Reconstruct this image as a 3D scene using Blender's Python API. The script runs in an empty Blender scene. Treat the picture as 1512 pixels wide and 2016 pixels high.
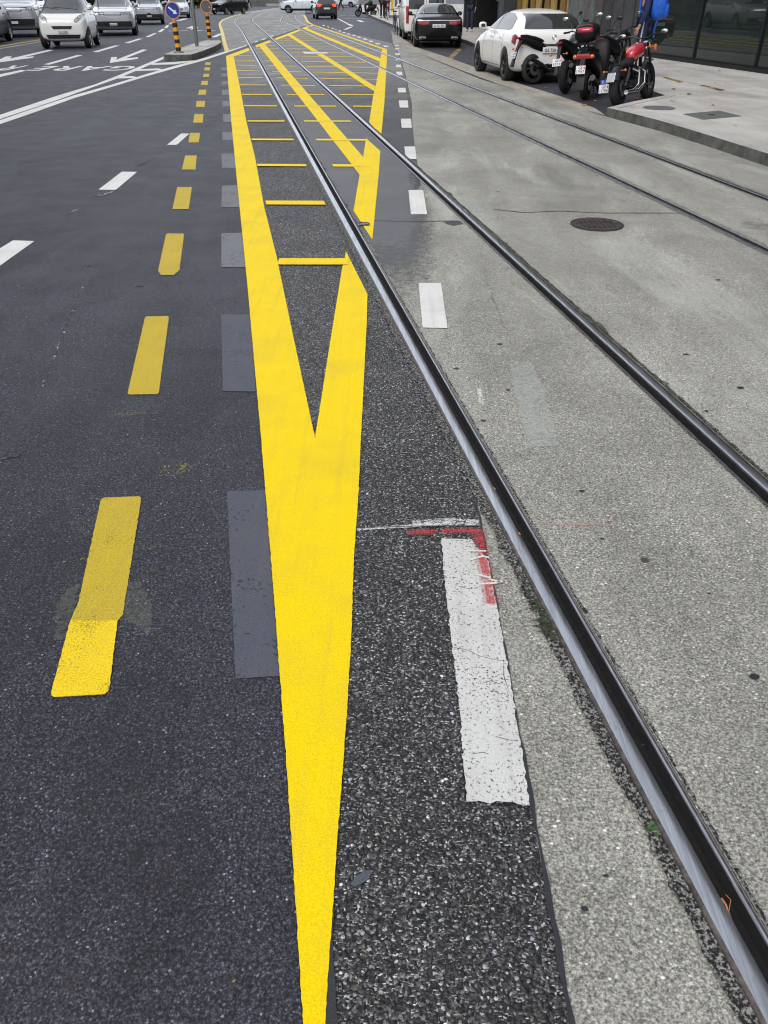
import bpy, bmesh, math, random
from mathutils import Vector, Matrix, noise
from mathutils.geometry import tessellate_polygon
from mathutils.bvhtree import BVHTree
R = math.radians
random.seed(7)
S = bpy.context.scene
C = S.collection

# ------------------------------------------------------------ camera, sky, sun, exposure
CAM_H = 1.55
F_PX, HOR = 1515.0, -15.0                      # focal length and horizon row of the photograph (1512 x 2016)
TH = math.atan((1008 - HOR) / F_PX)
cd = bpy.data.cameras.new('camera'); cam = bpy.data.objects.new('camera', cd); C.objects.link(cam)
cam.location = (0, 0, CAM_H); cam.rotation_euler = (math.pi/2 - TH, 0, 0)
cd.sensor_fit = 'VERTICAL'; cd.sensor_height = 36; cd.lens = F_PX/2016*36
cd.clip_start = .05; cd.clip_end = 2000
S.camera = cam
S.render.resolution_x, S.render.resolution_y = 768, 1024
SUN_EL, SUN_AZ = R(50), R(212)                  # azimuth from +Y towards +X
w = bpy.data.worlds.new('World'); S.world = w; w.use_nodes = True
nt = w.node_tree; bg = nt.nodes['Background']
sky = nt.nodes.new('ShaderNodeTexSky'); sky.sky_type = 'NISHITA'; sky.sun_disc = False
sky.sun_elevation = SUN_EL; sky.sun_rotation = SUN_AZ; sky.air_density = 1.0; sky.dust_density = 5.0; sky.ozone_density = 1.0
hs = nt.nodes.new('ShaderNodeHueSaturation'); hs.inputs['Saturation'].default_value = .42
nt.links.new(sky.outputs[0], hs.inputs['Color'])
tcw = nt.nodes.new('ShaderNodeTexCoord'); cn = nt.nodes.new('ShaderNodeTexNoise'); cn.inputs['Scale'].default_value = 2.6; cn.inputs['Detail'].default_value = 6; cn.inputs['Roughness'].default_value = .6
crw = nt.nodes.new('ShaderNodeValToRGB'); crw.color_ramp.elements[0].position = .32; crw.color_ramp.elements[0].color = (.55, .60, .68, 1); crw.color_ramp.elements[1].position = .66; crw.color_ramp.elements[1].color = (1, 1, 1, 1)
sc_ = nt.nodes.new('ShaderNodeVectorMath'); sc_.operation = 'MULTIPLY'; sc_.inputs[1].default_value = (5.2, 5.3, 5.6)
mxw = nt.nodes.new('ShaderNodeMix'); mxw.data_type = 'RGBA'; mxw.inputs[0].default_value = .72      # cloud cover
nt.links.new(tcw.outputs['Generated'], cn.inputs['Vector']); nt.links.new(cn.outputs['Fac'], crw.inputs[0]); nt.links.new(crw.outputs[0], sc_.inputs[0])
sp_w = nt.nodes.new('ShaderNodeSeparateXYZ'); nt.links.new(tcw.outputs['Generated'], sp_w.inputs[0])
mr_ = nt.nodes.new('ShaderNodeMapRange'); mr_.inputs[1].default_value = .2; mr_.inputs[2].default_value = 1; mr_.inputs[3].default_value = .85; mr_.inputs[4].default_value = 1.8
nt.links.new(sp_w.outputs['Y'], mr_.inputs[0]); vs_ = nt.nodes.new('ShaderNodeVectorMath'); vs_.operation = 'SCALE'; nt.links.new(sc_.outputs[0], vs_.inputs[0]); nt.links.new(mr_.outputs[0], vs_.inputs['Scale'])
nt.links.new(hs.outputs[0], mxw.inputs[6]); nt.links.new(vs_.outputs[0], mxw.inputs[7]); nt.links.new(mxw.outputs[2], bg.inputs[0])
bg.inputs[1].default_value = .15
sl = bpy.data.lights.new('sun', 'SUN'); sl.energy = 1.0; sl.angle = R(35); sl.color = (1, .97, .93)
so = bpy.data.objects.new('sun', sl); C.objects.link(so)
so.rotation_euler = (math.pi/2 - SUN_EL, 0, math.pi - SUN_AZ)
S.cycles.filter_width = 1.1
S.view_settings.view_transform = 'Standard'; S.view_settings.look = 'None'
S.view_settings.exposure = 0.50; S.view_settings.gamma = 1

# ------------------------------------------------------------ helpers
def G(u, v, z=0.0):
    """point of the place at height z that the photograph shows at pixel (u, v)"""
    x = u - 756; y = v - 1008; c, s = math.cos(TH), math.sin(TH)
    t = (z - CAM_H)/(-y*c - F_PX*s)
    return Vector((x*t, (F_PX*c - y*s)*t, z))

class N:
    """tiny node-tree writer"""
    def __init__(s, name):
        s.m = bpy.data.materials.new(name); s.m.use_nodes = True
        s.t = s.m.node_tree; s.p = s.t.nodes['Principled BSDF']; s.out = s.t.nodes['Material Output']
        s.co = None
    def n(s, typ, **k):
        nd = s.t.nodes.new(typ)
        for a, b in k.items(): setattr(nd, a, b)
        return nd
    def l(s, a, b): s.t.links.new(a, b)
    def coord(s, scale=(1, 1, 1), rot=(0, 0, 0)):
        tc = s.n('ShaderNodeTexCoord'); mp = s.n('ShaderNodeMapping')
        mp.inputs['Scale'].default_value = scale; mp.inputs['Rotation'].default_value = rot
        s.l(tc.outputs['Object'], mp.inputs[0]); return mp.outputs[0]
    def noise(s, vec, scale, detail=3, rough=.55, dist=0):
        nd = s.n('ShaderNodeTexNoise'); nd.inputs['Scale'].default_value = scale
        nd.inputs['Detail'].default_value = detail; nd.inputs['Roughness'].default_value = rough
        nd.inputs['Distortion'].default_value = dist; s.l(vec, nd.inputs['Vector']); return nd.outputs['Fac']
    def vor(s, vec, scale, feat='F1'):
        nd = s.n('ShaderNodeTexVoronoi', feature=feat); nd.inputs['Scale'].default_value = scale
        s.l(vec, nd.inputs['Vector']); return nd
    def ramp(s, fac, stops, interp='LINEAR'):
        nd = s.n('ShaderNodeValToRGB'); cr = nd.color_ramp; cr.interpolation = interp
        while len(cr.elements) < len(stops): cr.elements.new(.5)
        for e, (p, c) in zip(cr.elements, stops):
            e.position = p; e.color = (c, c, c, 1) if not hasattr(c, '__len__') else (*c, 1)
        s.l(fac, nd.inputs[0]); return nd.outputs[0]
    def mix(s, fac, a, b, mode='MIX'):
        nd = s.n('ShaderNodeMix', data_type='RGBA', blend_type=mode)
        for i, v in ((0, fac), (6, a), (7, b)):
            if hasattr(v, 'is_linked'): s.l(v, nd.inputs[i])
            elif i == 0: nd.inputs[0].default_value = v
            else: nd.inputs[i].default_value = (*v, 1) if hasattr(v, '__len__') else (v, v, v, 1)
        return nd.outputs[2]
    def math(s, op, a, b=0.0, clamp=False):
        nd = s.n('ShaderNodeMath', operation=op, use_clamp=clamp)
        for i, v in ((0, a), (1, b)):
            if hasattr(v, 'is_linked'): s.l(v, nd.inputs[i])
            else: nd.inputs[i].default_value = v
        return nd.outputs[0]
    def bump(s, h, strength, dist, prev=None):
        nd = s.n('ShaderNodeBump'); nd.inputs['Strength'].default_value = strength
        nd.inputs['Distance'].default_value = dist; s.l(h, nd.inputs['Height'])
        if prev: s.l(prev, nd.inputs['Normal'])
        return nd.outputs[0]
    def fin(s, col=None, rough=.6, metal=0, normal=None, spec=.5, coat=0):
        for i, v in (('Base Color', col), ('Roughness', rough), ('Metallic', metal)):
            if v is None: continue
            if hasattr(v, 'is_linked'): s.l(v, s.p.inputs[i])
            elif i == 'Base Color': s.p.inputs[i].default_value = (*v, 1)
            else: s.p.inputs[i].default_value = v
        if normal: s.l(normal, s.p.inputs['Normal'])
        s.p.inputs['Specular IOR Level'].default_value = spec
        s.p.inputs['Coat Weight'].default_value = coat; s.p.inputs['Coat Roughness'].default_value = .04
        return s.m

def simple(name, col, rough=.5, metal=0, spec=.5, coat=0, var=.15, scale=6, bump=0):
    k = N(name); co = k.coord(); n = k.noise(co, scale, 5)
    f = k.ramp(n, [(.25, 1-var), (.75, 1+var)])
    c = k.mix(1, col, f, 'MULTIPLY')
    nr = k.bump(k.noise(co, scale*12, 3), bump, .01) if bump else None
    r = k.math('ADD', k.math('MULTIPLY', k.noise(co, scale*2.3, 3), .12), rough - .06)
    return k.fin(c, r, metal, nr, spec, coat)

MAT = {}
# --- fine dark asphalt of the left road
k = N('fine_asphalt'); co = k.coord()
v = k.vor(co, 200); g = k.n('ShaderNodeSeparateColor'); k.l(v.outputs['Color'], g.inputs[0])
grain = k.ramp(g.outputs[0], [(0, .030), (.45, .046), (.80, .074), (.985, .11), (1, .32)])
gap = k.ramp(v.outputs['Distance'], [(.25, 1.1), (.70, .42)])
c = k.mix(1, k.mix(1, grain, gap, 'MULTIPLY'), (.90, .91, 1.18), 'MULTIPLY')
c = k.mix(1, c, k.ramp(k.noise(co, 125, 4, .85, .3), [(.35, .16), (.5, .88), (.64, 2.6)]), 'MULTIPLY')
big = k.ramp(k.noise(co, .55, 4, .6), [(.3, .84), (.7, 1.22)])
c = k.mix(1, c, big, 'MULTIPLY')
streak = k.ramp(k.noise(k.coord((1.6, .10, 1), (0, 0, R(-10))), 2.0, 4), [(.35, .9), (.68, 1.14)])
c = k.mix(1, c, streak, 'MULTIPLY')
c = k.mix(k.math('MULTIPLY', k.ramp(k.noise(co, 9, 5, .7), [(.55, 0), (.75, 1)]), .35), c, (.045, .04, .032))
b = k.bump(v.outputs['Distance'], .4, -.004); b = k.bump(k.noise(co, 240, 3, .7), .8, .004, b)
MAT['road'] = k.fin(c, k.ramp(k.noise(co, 3, 4), [(.3, .56), (.7, .68)]), 0, b, .36)
# --- coarse asphalt with bright chippings
def coarse(name, tint, lift, polish=0.0):
    k = N(name); co = k.coord()
    dn = k.n('ShaderNodeTexNoise'); dn.inputs['Scale'].default_value = 45; k.l(co, dn.inputs['Vector'])
    ad = k.n('ShaderNodeVectorMath', operation='MULTIPLY_ADD'); k.l(dn.outputs['Color'], ad.inputs[0])
    ad.inputs[1].default_value = (.010, .010, .010); k.l(co, ad.inputs[2])
    v = k.vor(ad.outputs[0], 105); g = k.n('ShaderNodeSeparateColor'); k.l(v.outputs['Color'], g.inputs[0])
    v2 = k.vor(ad.outputs[0], 230); g2 = k.n('ShaderNodeSeparateColor'); k.l(v2.outputs['Color'], g2.inputs[0])
    stone = k.ramp(g.outputs[0], [(0, .022+lift), (.55, .040+lift), (.80, .075+lift), (.92, .16+lift), (.975, .34+lift), (1, .75)])
    sm = k.ramp(g2.outputs[0], [(0, .008), (.60, .03+lift), (.84, .14+lift), (.95, .42+lift), (1, .7)])
    gapm = k.ramp(v.outputs['Distance'], [(.38, 0), (.52, 1)])
    c = k.mix(gapm, stone, k.mix(.28, sm, .006, 'MIX'))
    for rot, sc in ((35, 62), (-40, 70), (85, 66)):      # angular slivers, stone highlights painted in as pale colour
        vv = k.vor(k.coord((1, 3.2, 1), (0, 0, R(rot))), sc); gg = k.n('ShaderNodeSeparateColor'); k.l(vv.outputs['Color'], gg.inputs[0])
        mk = k.math('MULTIPLY', k.ramp(gg.outputs[0], [(.80, 0), (.84, 1)]), k.ramp(vv.outputs['Distance'], [(.22, 1), (.30, 0)]))
        c = k.mix(mk, c, k.ramp(gg.outputs[1], [(0, .10+lift), (.6, .24), (1, .62)]))
    c = k.mix(1, c, k.mix(k.ramp(g.outputs[1], [(.55, 0), (.9, 1)]), tint, (1.06, 1.0, .92)), 'MULTIPLY')
    c = k.mix(1, c, k.ramp(k.noise(co, 150, 3, .8), [(.38, .45), (.6, 1.35)]), 'MULTIPLY')
    c = k.mix(1, c, k.ramp(k.noise(co, 2.2, 4, .6), [(.3, .78), (.7, 1.25)]), 'MULTIPLY')
    b = k.bump(v.outputs['Distance'], 1.0, -.006); b = k.bump(v2.outputs['Distance'], .6, -.003, b)
    return k.fin(c, k.ramp(g.outputs[2], [(0, .45), (.6, .75)]), 0, b, .4)
MAT['coarse'] = coarse('coarse_asphalt', (.97, .98, 1.04), .0)
# --- smooth grey asphalt between the rails
k = N('grey_asphalt'); co = k.coord()
c = k.ramp(k.noise(co, 160, 3, .7), [(.3, (.055, .057, .060)), (.7, (.125, .127, .13))])
c = k.mix(1, c, k.ramp(k.noise(co, 1.6, 5, .6), [(.3, .8), (.7, 1.2)]), 'MULTIPLY')
sp = k.ramp(k.vor(co, 90).outputs['Distance'], [(.07, 1), (.12, 0)])
c = k.mix(sp, c, (.26, .26, .25))
sx = k.n('ShaderNodeSeparateXYZ'); tcg = k.n('ShaderNodeTexCoord'); k.l(tcg.outputs['Object'], sx.inputs[0])
yy = k.math('DIVIDE', k.math('SUBTRACT', sx.outputs['Y'], 4.0), 2.6); xx = k.math('DIVIDE', k.math('SUBTRACT', .46, sx.outputs['X']), .30)
al = k.math('MULTIPLY', k.math('MINIMUM', yy, 1.0, True), k.math('MINIMUM', xx, 1.0, True)); al = k.math('ADD', al, k.math('MULTIPLY', k.math('SUBTRACT', k.noise(co, 14, 6, .8), .5), 1.1))
k.l(k.ramp(al, [(.18, 0), (.75, 1)]), k.p.inputs['Alpha'])
MAT['grey'] = k.fin(c, .6, 0, k.bump(k.noise(co, 260, 2), .4, .002))
# --- concrete of the tram lane
def concrete(name, tint, stones=1.0, scale=1.0, base=.245):
    k = N(name); co = k.coord()
    v = k.vor(k.coord((1, 1.5, 1), (0, 0, R(25))), 95*scale); g = k.n('ShaderNodeSeparateColor'); k.l(v.outputs['Color'], g.inputs[0])
    fine = k.ramp(k.noise(co, 150*scale, 4, .85), [(.35, .20), (.5, .92), (.63, 2.0)])
    c = k.mix(1, tuple(base*t for t in tint), fine, 'MULTIPLY')
    patchy = k.ramp(k.noise(co, 1.5, 5, .62, .6), [(.36, 0), (.62, 1)])
    st = k.math('MULTIPLY', k.ramp(g.outputs[0], [(.58, 0), (.64, 1)]), k.ramp(v.outputs['Distance'], [(.26, 1), (.40, 0)]))
    st = k.math('MULTIPLY', st, k.math('ADD', k.math('MULTIPLY', patchy, .8), .2)); st = k.math('MULTIPLY', st, stones)
    c = k.mix(st, c, k.ramp(g.outputs[1], [(0, (.32, .32, .29)), (1, (.85, .84, .78))]))
    vb = k.vor(k.coord((1, 1.4, 1), (0, 0, R(70))), 62*scale); gb = k.n('ShaderNodeSeparateColor'); k.l(vb.outputs['Color'], gb.inputs[0])
    stb = k.math('MULTIPLY', k.math('MULTIPLY', k.ramp(gb.outputs[0], [(.80, 0), (.84, 1)]), k.ramp(vb.outputs['Distance'], [(.22, 1), (.34, 0)])), stones)
    c = k.mix(stb, c, k.ramp(gb.outputs[1], [(0, (.30, .30, .27)), (1, (.80, .79, .73))]))
    dk = k.math('MULTIPLY', k.ramp(g.outputs[2], [(.86, 0), (.93, 1)]), k.ramp(v.outputs['Distance'], [(.30, 1), (.44, 0)]))
    c = k.mix(dk, c, (.07, .07, .06))
    c = k.mix(1, c, k.ramp(k.noise(co, .9, 6, .62, .8), [(.28, .74), (.52, 1.0), (.74, 1.22)]), 'MULTIPLY')
    c = k.mix(1, c, k.ramp(k.noise(k.coord((1.5, .16, 1), (0, 0, R(-10))), 1.7, 5), [(.3, .84), (.7, 1.14)]), 'MULTIPLY')
    c = k.mix(k.ramp(k.noise(co, 7, 5, .7), [(.60, 0), (.82, .30)]), c, (.20, .17, .11))
    c = k.mix(k.ramp(k.noise(co, 38, 4, .8), [(.60, 0), (.72, .5)]), c, (.10, .10, .085))
    c = k.mix(k.math('MULTIPLY', k.ramp(k.noise(k.coord((1, .28, 1), (0, 0, R(28))), 1.5, 7, .68, 1.2), [(.52, 0), (.66, 1)]), .38), c, (.52, .52, .47))
    c = k.mix(k.math('MULTIPLY', k.ramp(k.noise(k.coord((.5, .3, 1), (0, 0, R(-20))), 1.1, 6, .66, .8), [(.56, 0), (.74, 1)]), .40), c, (.115, .115, .10))
    spots = k.ramp(k.vor(co, 3.1).outputs['Distance'], [(.035, 1), (.055, 0)])
    c = k.mix(spots, c, (.06, .055, .05))
    b = k.bump(v.outputs['Distance'], .35, -.003); b = k.bump(k.noise(co, 330, 3, .7), .6, .003, b)
    return k.fin(c, .78, 0, b, .35)
k = N('far_pale_asphalt'); co = k.coord()  # pale grey asphalt layer, fading in with distance along the street
c = k.ramp(k.noise(co, 90, 4, .8), [(.32, (.09, .09, .092)), (.68, (.30, .30, .295))])
c = k.mix(1, c, k.ramp(k.noise(k.coord((.25, 1.3, 1)), 1.2, 5, .65), [(.3, .62), (.7, 1.35)]), 'MULTIPLY')
sx = k.n('ShaderNodeSeparateXYZ'); tcg = k.n('ShaderNodeTexCoord'); k.l(tcg.outputs['Object'], sx.inputs[0])
al = k.math('DIVIDE', k.math('SUBTRACT', sx.outputs['Y'], 9.0), 14.0, True)
al = k.math('ADD', al, k.math('MULTIPLY', k.math('SUBTRACT', k.noise(co, 1.6, 6, .7), .5), .8))
k.l(k.ramp(al, [(.15, 0), (.85, .85)]), k.p.inputs['Alpha'])
MAT['far_pale'] = k.fin(c, .62)
MAT['concrete'] = concrete('lane_concrete', (1.02, 1.0, .88), base=.265)
MAT['concrete_far'] = concrete('junction_concrete', (1.0, 1.0, .95), .5, 1, .22)
MAT['pavement'] = concrete('pavement_concrete', (1.04, 1.0, .94), .15, 1, .43)
MAT['beige'] = concrete('beige_concrete', (1.1, 1.0, .84), .3, 1, .30)
MAT['kerb'] = concrete('kerb_granite', (1.0, 1.0, .95), .4, 1.2, .42)
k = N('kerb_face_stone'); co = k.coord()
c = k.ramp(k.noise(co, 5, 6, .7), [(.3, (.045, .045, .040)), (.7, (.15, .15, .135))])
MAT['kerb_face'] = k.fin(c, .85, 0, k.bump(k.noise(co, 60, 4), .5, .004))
# --- paints
def paint(name, col, wear=0.0, low=.45, grain=.12, worn=(.045, .045, .05), wscale=70, dirt=.12, rough=.62):
    k = N(name); co = k.coord()
    c = k.mix(1, col, k.ramp(k.noise(co, 230, 2), [(.3, 1-grain), (.7, 1+grain*.6)]), 'MULTIPLY')
    c = k.mix(k.math('MULTIPLY', k.ramp(k.noise(co, 2.6, 6, .65), [(.45, 0), (.8, 1)]), dirt), c, (.16, .14, .10))
    c = k.mix(k.math('MULTIPLY', k.ramp(k.noise(k.coord((14, .5, 1), (0, 0, R(-8))), 2, 5, .7), [(.5, 0), (.75, 1)]), dirt*.8), c, (.2, .17, .1))
    v = k.vor(co, 95)
    if wear:
        n = k.math('ADD', k.noise(co, wscale, 5, .75), k.math('MULTIPLY', k.noise(co, 6, 3), low))
        th_ = .92 - (.45-low)*.5
        mk = k.ramp(n, [(th_-wear, 0), (th_+.04-wear, 1)])
        c = k.mix(mk, c, worn)
    b = k.bump(v.outputs['Distance'], .25, -.002); b = k.bump(k.noise(co, 300, 3), .35, .002, b)
    return k.fin(c, rough, 0, b, .12)
MAT['yellow'] = paint('yellow_road_paint', (.86, .62, .002), dirt=.20, grain=.16, wear=.045, wscale=190, low=.10, worn=(.30, .22, .02))
MAT['yellow_old'] = paint('older_yellow_paint', (.54, .40, .035), wear=.05, grain=.3, wscale=180, dirt=.22)
MAT['yellow_pale'] = paint('pale_yellow_paint', (.74, .62, .20), wear=.05, grain=.3, wscale=120, dirt=.2)
MAT['yellow_faint'] = paint('faint_yellow_paint', (.50, .36, .12), wear=.22, grain=.3, wscale=60)
MAT['white'] = paint('white_road_paint', (.68, .68, .66), wear=.03, wscale=40, worn=(.3, .3, .3), dirt=.25)
MAT['white_thick'] = paint('worn_white_paint', (.60, .60, .58), wear=.135, wscale=115, low=.16, worn=(.06, .058, .055), dirt=.35)
MAT['white_faint'] = paint('faint_white_paint', (.42, .42, .43), wear=.30, wscale=30, dirt=.3)
MAT['blackout'] = paint('grey_covering_paint', (.088, .096, .122), grain=.22, wear=.09, wscale=60, worn=(.04, .04, .05), dirt=.2)
MAT['blackout_far'] = paint('pale_grey_covering_paint', (.17, .178, .20), grain=.2, wear=.12, wscale=30, worn=(.09, .09, .10), dirt=.3)
MAT['seal'] = simple('bitumen_seal', (.020, .021, .027), .45, var=.35, scale=25, bump=.3)
MAT['iron'] = simple('cast_iron', (.060, .045, .045), .55, .3, var=.5, scale=40, bump=.8)
# --- grime strip beside rails, spray paint (see-through, speckled)
def alpha_mat(name, col, scale, lo, hi, amount=1.0, c2=None, rough=.85):
    k = N(name); co = k.coord()
    n = k.math('ADD', k.math('MULTIPLY', k.noise(co, scale, 4, .7), .7), k.math('MULTIPLY', k.noise(co, scale*.18, 3), .3))
    a = k.math('MULTIPLY', k.ramp(n, [(lo, 0), (hi, 1)]), amount)
    cc = k.ramp(k.noise(co, scale*1.7, 4, .7), [(.47, col), (.62, c2)]) if c2 else col
    k.l(a, k.p.inputs['Alpha'])
    return k.fin(cc, rough, 0, k.bump(k.noise(co, scale*2, 3), .8, .005))
MAT['grime'] = alpha_mat('rail_side_grime', (.004, .004, .004), 75, .34, .42, 1, (.30, .29, .27))
MAT['moss'] = alpha_mat('rail_side_moss', (.022, .030, .008), 60, .46, .54, 1, (.05, .05, .03))
MAT['spray_red'] = alpha_mat('red_spray_paint', (.58, .06, .065), 90, .42, .58, .85)
MAT['spray_red_soft'] = alpha_mat('red_overspray', (.60, .10, .10), 150, .40, .66, .5)
MAT['spray_pink'] = alpha_mat('pink_chalk', (.60, .30, .28), 130, .42, .56, .75)
MAT['spray_white'] = alpha_mat('white_spray_paint', (.75, .75, .74), 120, .42, .56, .85)
MAT['spray_white2'] = alpha_mat('white_spray_tick', (.75, .75, .74), 120, .25, .5, .9)
MAT['spray_yellow'] = alpha_mat('yellow_spray_paint', (.50, .42, .06), 90, .54, .60, .6)
MAT['ghost'] = alpha_mat('pale_overspray', (.20, .21, .17), 60, .34, .66, .40)
MAT['ghost_white'] = alpha_mat('worn_pale_wash', (.50, .53, .49), 60, .30, .60, .55)
MAT['oil'] = alpha_mat('oil_film', (.022, .022, .025), 7, .30, .80, .42, rough=.45)
MAT['stain'] = alpha_mat('tyre_dark_stain', (.05, .048, .045), 10, .3, .75, .5)
# --- rails
k = N('rail_steel'); co = k.coord((30, .8, 30), (0, 0, R(-10)))
c = k.ramp(k.noise(co, 3, 6, .7), [(.3, (.27, .28, .30)), (.7, (.54, .56, .60))])
co2 = k.coord()
c = k.mix(k.ramp(k.noise(co2, 25, 5, .7), [(.58, 0), (.80, .5)]), c, (.12, .095, .08))
MAT['rail'] = k.fin(c, k.ramp(k.noise(co, 2, 4), [(.3, .20), (.7, .36)]), 1, k.bump(k.noise(co, 8, 3), .12, .002))
k = N('rail_shoulder'); co2 = k.coord()
c = k.ramp(k.noise(co2, 40, 5, .7), [(.3, (.05, .045, .045)), (.7, (.20, .17, .155))])
MAT['rail_rust'] = k.fin(c, .42, .75, k.bump(k.noise(co2, 150, 3), .3, .002))
MAT['groove'] = simple('groove_dirt', (.010, .009, .009), .75, .1, var=.6, scale=40, bump=.6)
# --- things
for n_, a in {
 'car_white': dict(col=(.84, .84, .82), rough=.3, coat=.6, var=.0), 'car_silver': dict(col=(.50, .53, .56), rough=.32, metal=.35, coat=1, var=.0),
 'car_pale': dict(col=(.60, .67, .72), rough=.28, coat=.6, var=.0), 'car_black': dict(col=(.004, .004, .006), rough=.22, coat=.25, spec=.4, var=.0),
 'car_grey': dict(col=(.06, .062, .068), rough=.28, metal=.5, coat=1, var=.05), 'black_plastic': dict(col=(.016, .016, .018), rough=.5, var=.2),
 'rubber': dict(col=(.014, .014, .014), rough=.75, var=.3, bump=.3), 'alloy': dict(col=(.42, .43, .45), rough=.3, metal=.9, var=.1),
 'dark_alloy': dict(col=(.05, .05, .055), rough=.35, metal=.7, var=.2), 'chrome': dict(col=(.75, .76, .78), rough=.12, metal=1, var=.05),
 'red_lamp': dict(col=(.30, .010, .012), rough=.12, coat=1, var=.15, scale=30), 'orange_lamp': dict(col=(.55, .13, .01), rough=.15, coat=1, var=.1),
 'plate': dict(col=(.72, .72, .74), rough=.4, var=.05), 'plate_ink': dict(col=(.02, .02, .025), rough=.5), 'plate_red': dict(col=(.6, .03, .03), rough=.5),
 'plate_blue': dict(col=(.02, .07, .42), rough=.4), 'pole_grey': dict(col=(.17, .18, .175), rough=.45, metal=.3, var=.25, scale=9),
 'band_black': dict(col=(.022, .014, .014), rough=.5, var=.3), 'band_yellow': dict(col=(.80, .36, .015), rough=.5, var=.15, scale=14),
 'rim_orange': dict(col=(.62, .26, .10), rough=.5, var=.2), 'sign_blue': dict(col=(.012, .045, .33), rough=.35, var=.08), 'sign_white': dict(col=(.75, .75, .75), rough=.4, var=.1),
 'sign_back': dict(col=(.10, .105, .11), rough=.6, var=.2), 'leather': dict(col=(.010, .010, .012), rough=.7, spec=.2, var=.2, bump=.3), 'engine': dict(col=(.035, .035, .038), rough=.4, metal=.6, var=.4, scale=30),
 'tank_red': dict(col=(.42, .014, .030), rough=.22, coat=1, var=.08), 'tank_black': dict(col=(.008, .009, .012), rough=.35, coat=.1, spec=.35), 'scooter_black': dict(col=(.007, .007, .009), rough=.45, coat=0, spec=.2),
 'skin': dict(col=(.48, .28, .20), rough=.55, var=.06), 'denim': dict(col=(.020, .028, .060), rough=.85, var=.3, scale=20, bump=.3), 'cloth_black': dict(col=(.012, .012, .013), rough=.85, var=.3),
 'navy': dict(col=(.012, .020, .075), rough=.8, var=.25, scale=12), 'blue_bag': dict(col=(.010, .115, .60), rough=.5, var=.35, scale=14, bump=.5), 'cloth_grey': dict(col=(.20, .20, .23), rough=.85, var=.2),
 'cloth_beige': dict(col=(.42, .37, .35), rough=.85, var=.15), 'hi_vis': dict(col=(.10, .30, .035), rough=.8, var=.2), 'shoe_white': dict(col=(.5, .5, .48), rough=.6), 'hair_dark': dict(col=(.02, .014, .010), rough=.6),
 'mullion': dict(col=(.012, .014, .016), rough=.4, metal=.4), 'wall_dark': dict(col=(.045, .047, .050), rough=.6, var=.4, scale=3, bump=.2), 'wall_pale': dict(col=(.34, .32, .28), rough=.85, var=.15, scale=1),
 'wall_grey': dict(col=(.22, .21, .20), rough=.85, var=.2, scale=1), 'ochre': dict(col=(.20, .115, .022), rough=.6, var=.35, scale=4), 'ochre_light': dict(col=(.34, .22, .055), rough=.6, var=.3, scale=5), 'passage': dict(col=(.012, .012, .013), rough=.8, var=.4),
 'leaf_green': dict(col=(.030, .085, .014), rough=.55, var=.3, scale=30), 'hedge_leaf': dict(col=(.018, .040, .014), rough=.6, var=.5, scale=5), 'bark': dict(col=(.08, .06, .045), rough=.9, var=.3, bump=.6),
 'dry_leaf': dict(col=(.42, .16, .05), rough=.7, var=.4, scale=40), 'pale_leaf': dict(col=(.45, .36, .25), rough=.7, var=.3), 'fence_metal': dict(col=(.20, .20, .19), rough=.5, metal=.4, var=.3), 'cup': dict(col=(.75, .75, .72), rough=.5), 'board_yellow': dict(col=(.6, .42, .05), rough=.5, var=.2), 'roof_dark': dict(col=(.09, .08, .08), rough=.8),
}.items(): MAT[n_] = simple(n_, **a)
k = N('window_glass'); MAT['glass'] = k.fin((.010, .013, .014), .03, 0, None, .5); k.p.inputs['IOR'].default_value = 2.1
k = N('shop_glass'); co = k.coord()
c = k.ramp(k.noise(co, .7, 4), [(.4, (.008, .014, .013)), (.7, (.022, .032, .028))])
MAT['shop_glass'] = k.fin(c, .02, 0, k.bump(k.noise(co, 1.2, 2), .03, .02), .6)
k = N('lamp_glass'); co = k.coord(); c = k.ramp(k.noise(co, 22, 3), [(.42, (.03, .032, .035)), (.58, (.6, .62, .64))]); MAT['lamp'] = k.fin(c, .10, .3, None, .6, .5)
def emit(name, col, st):
    k = N(name); k.p.inputs['Emission Color'].default_value = (*col, 1); k.p.inputs['Emission Strength'].default_value = st
    return k.fin(tuple(x*.6 for x in col), .3)
MAT['brake_on'] = emit('lit_brake_lamp', (1, .06, .03), 1.3); MAT['blink_on'] = emit('lit_indicator', (1, .35, .12), 1.0); MAT['head_on'] = emit('lit_headlamp', (1, .95, .85), 1.2)
# graffiti pillar
k = N('graffiti_pillar'); co = k.coord()
c = k.ramp(k.noise(co, 3, 6, .65), [(.3, (.055, .055, .055)), (.7, (.14, .135, .13))])
wv = k.noise(k.coord((1, 1, .45)), 5.5, 2, .5, 1.6)
ln = k.ramp(wv, [(.47, 0), (.485, 1), (.505, 1), (.52, 0)])
ln = k.math('MULTIPLY', ln, k.ramp(k.noise(co, 1.3, 2), [(.45, 0), (.55, .8)]))
c = k.mix(ln, c, (.09, .28, .26))
c = k.mix(k.ramp(k.noise(k.coord((1, 1, .3)), 6, 3), [(.62, 0), (.70, .5)]), c, (.13, .07, .045))
MAT['graffiti'] = k.fin(c, .8, 0, k.bump(k.noise(co, 30, 4), .3, .01))

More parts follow.
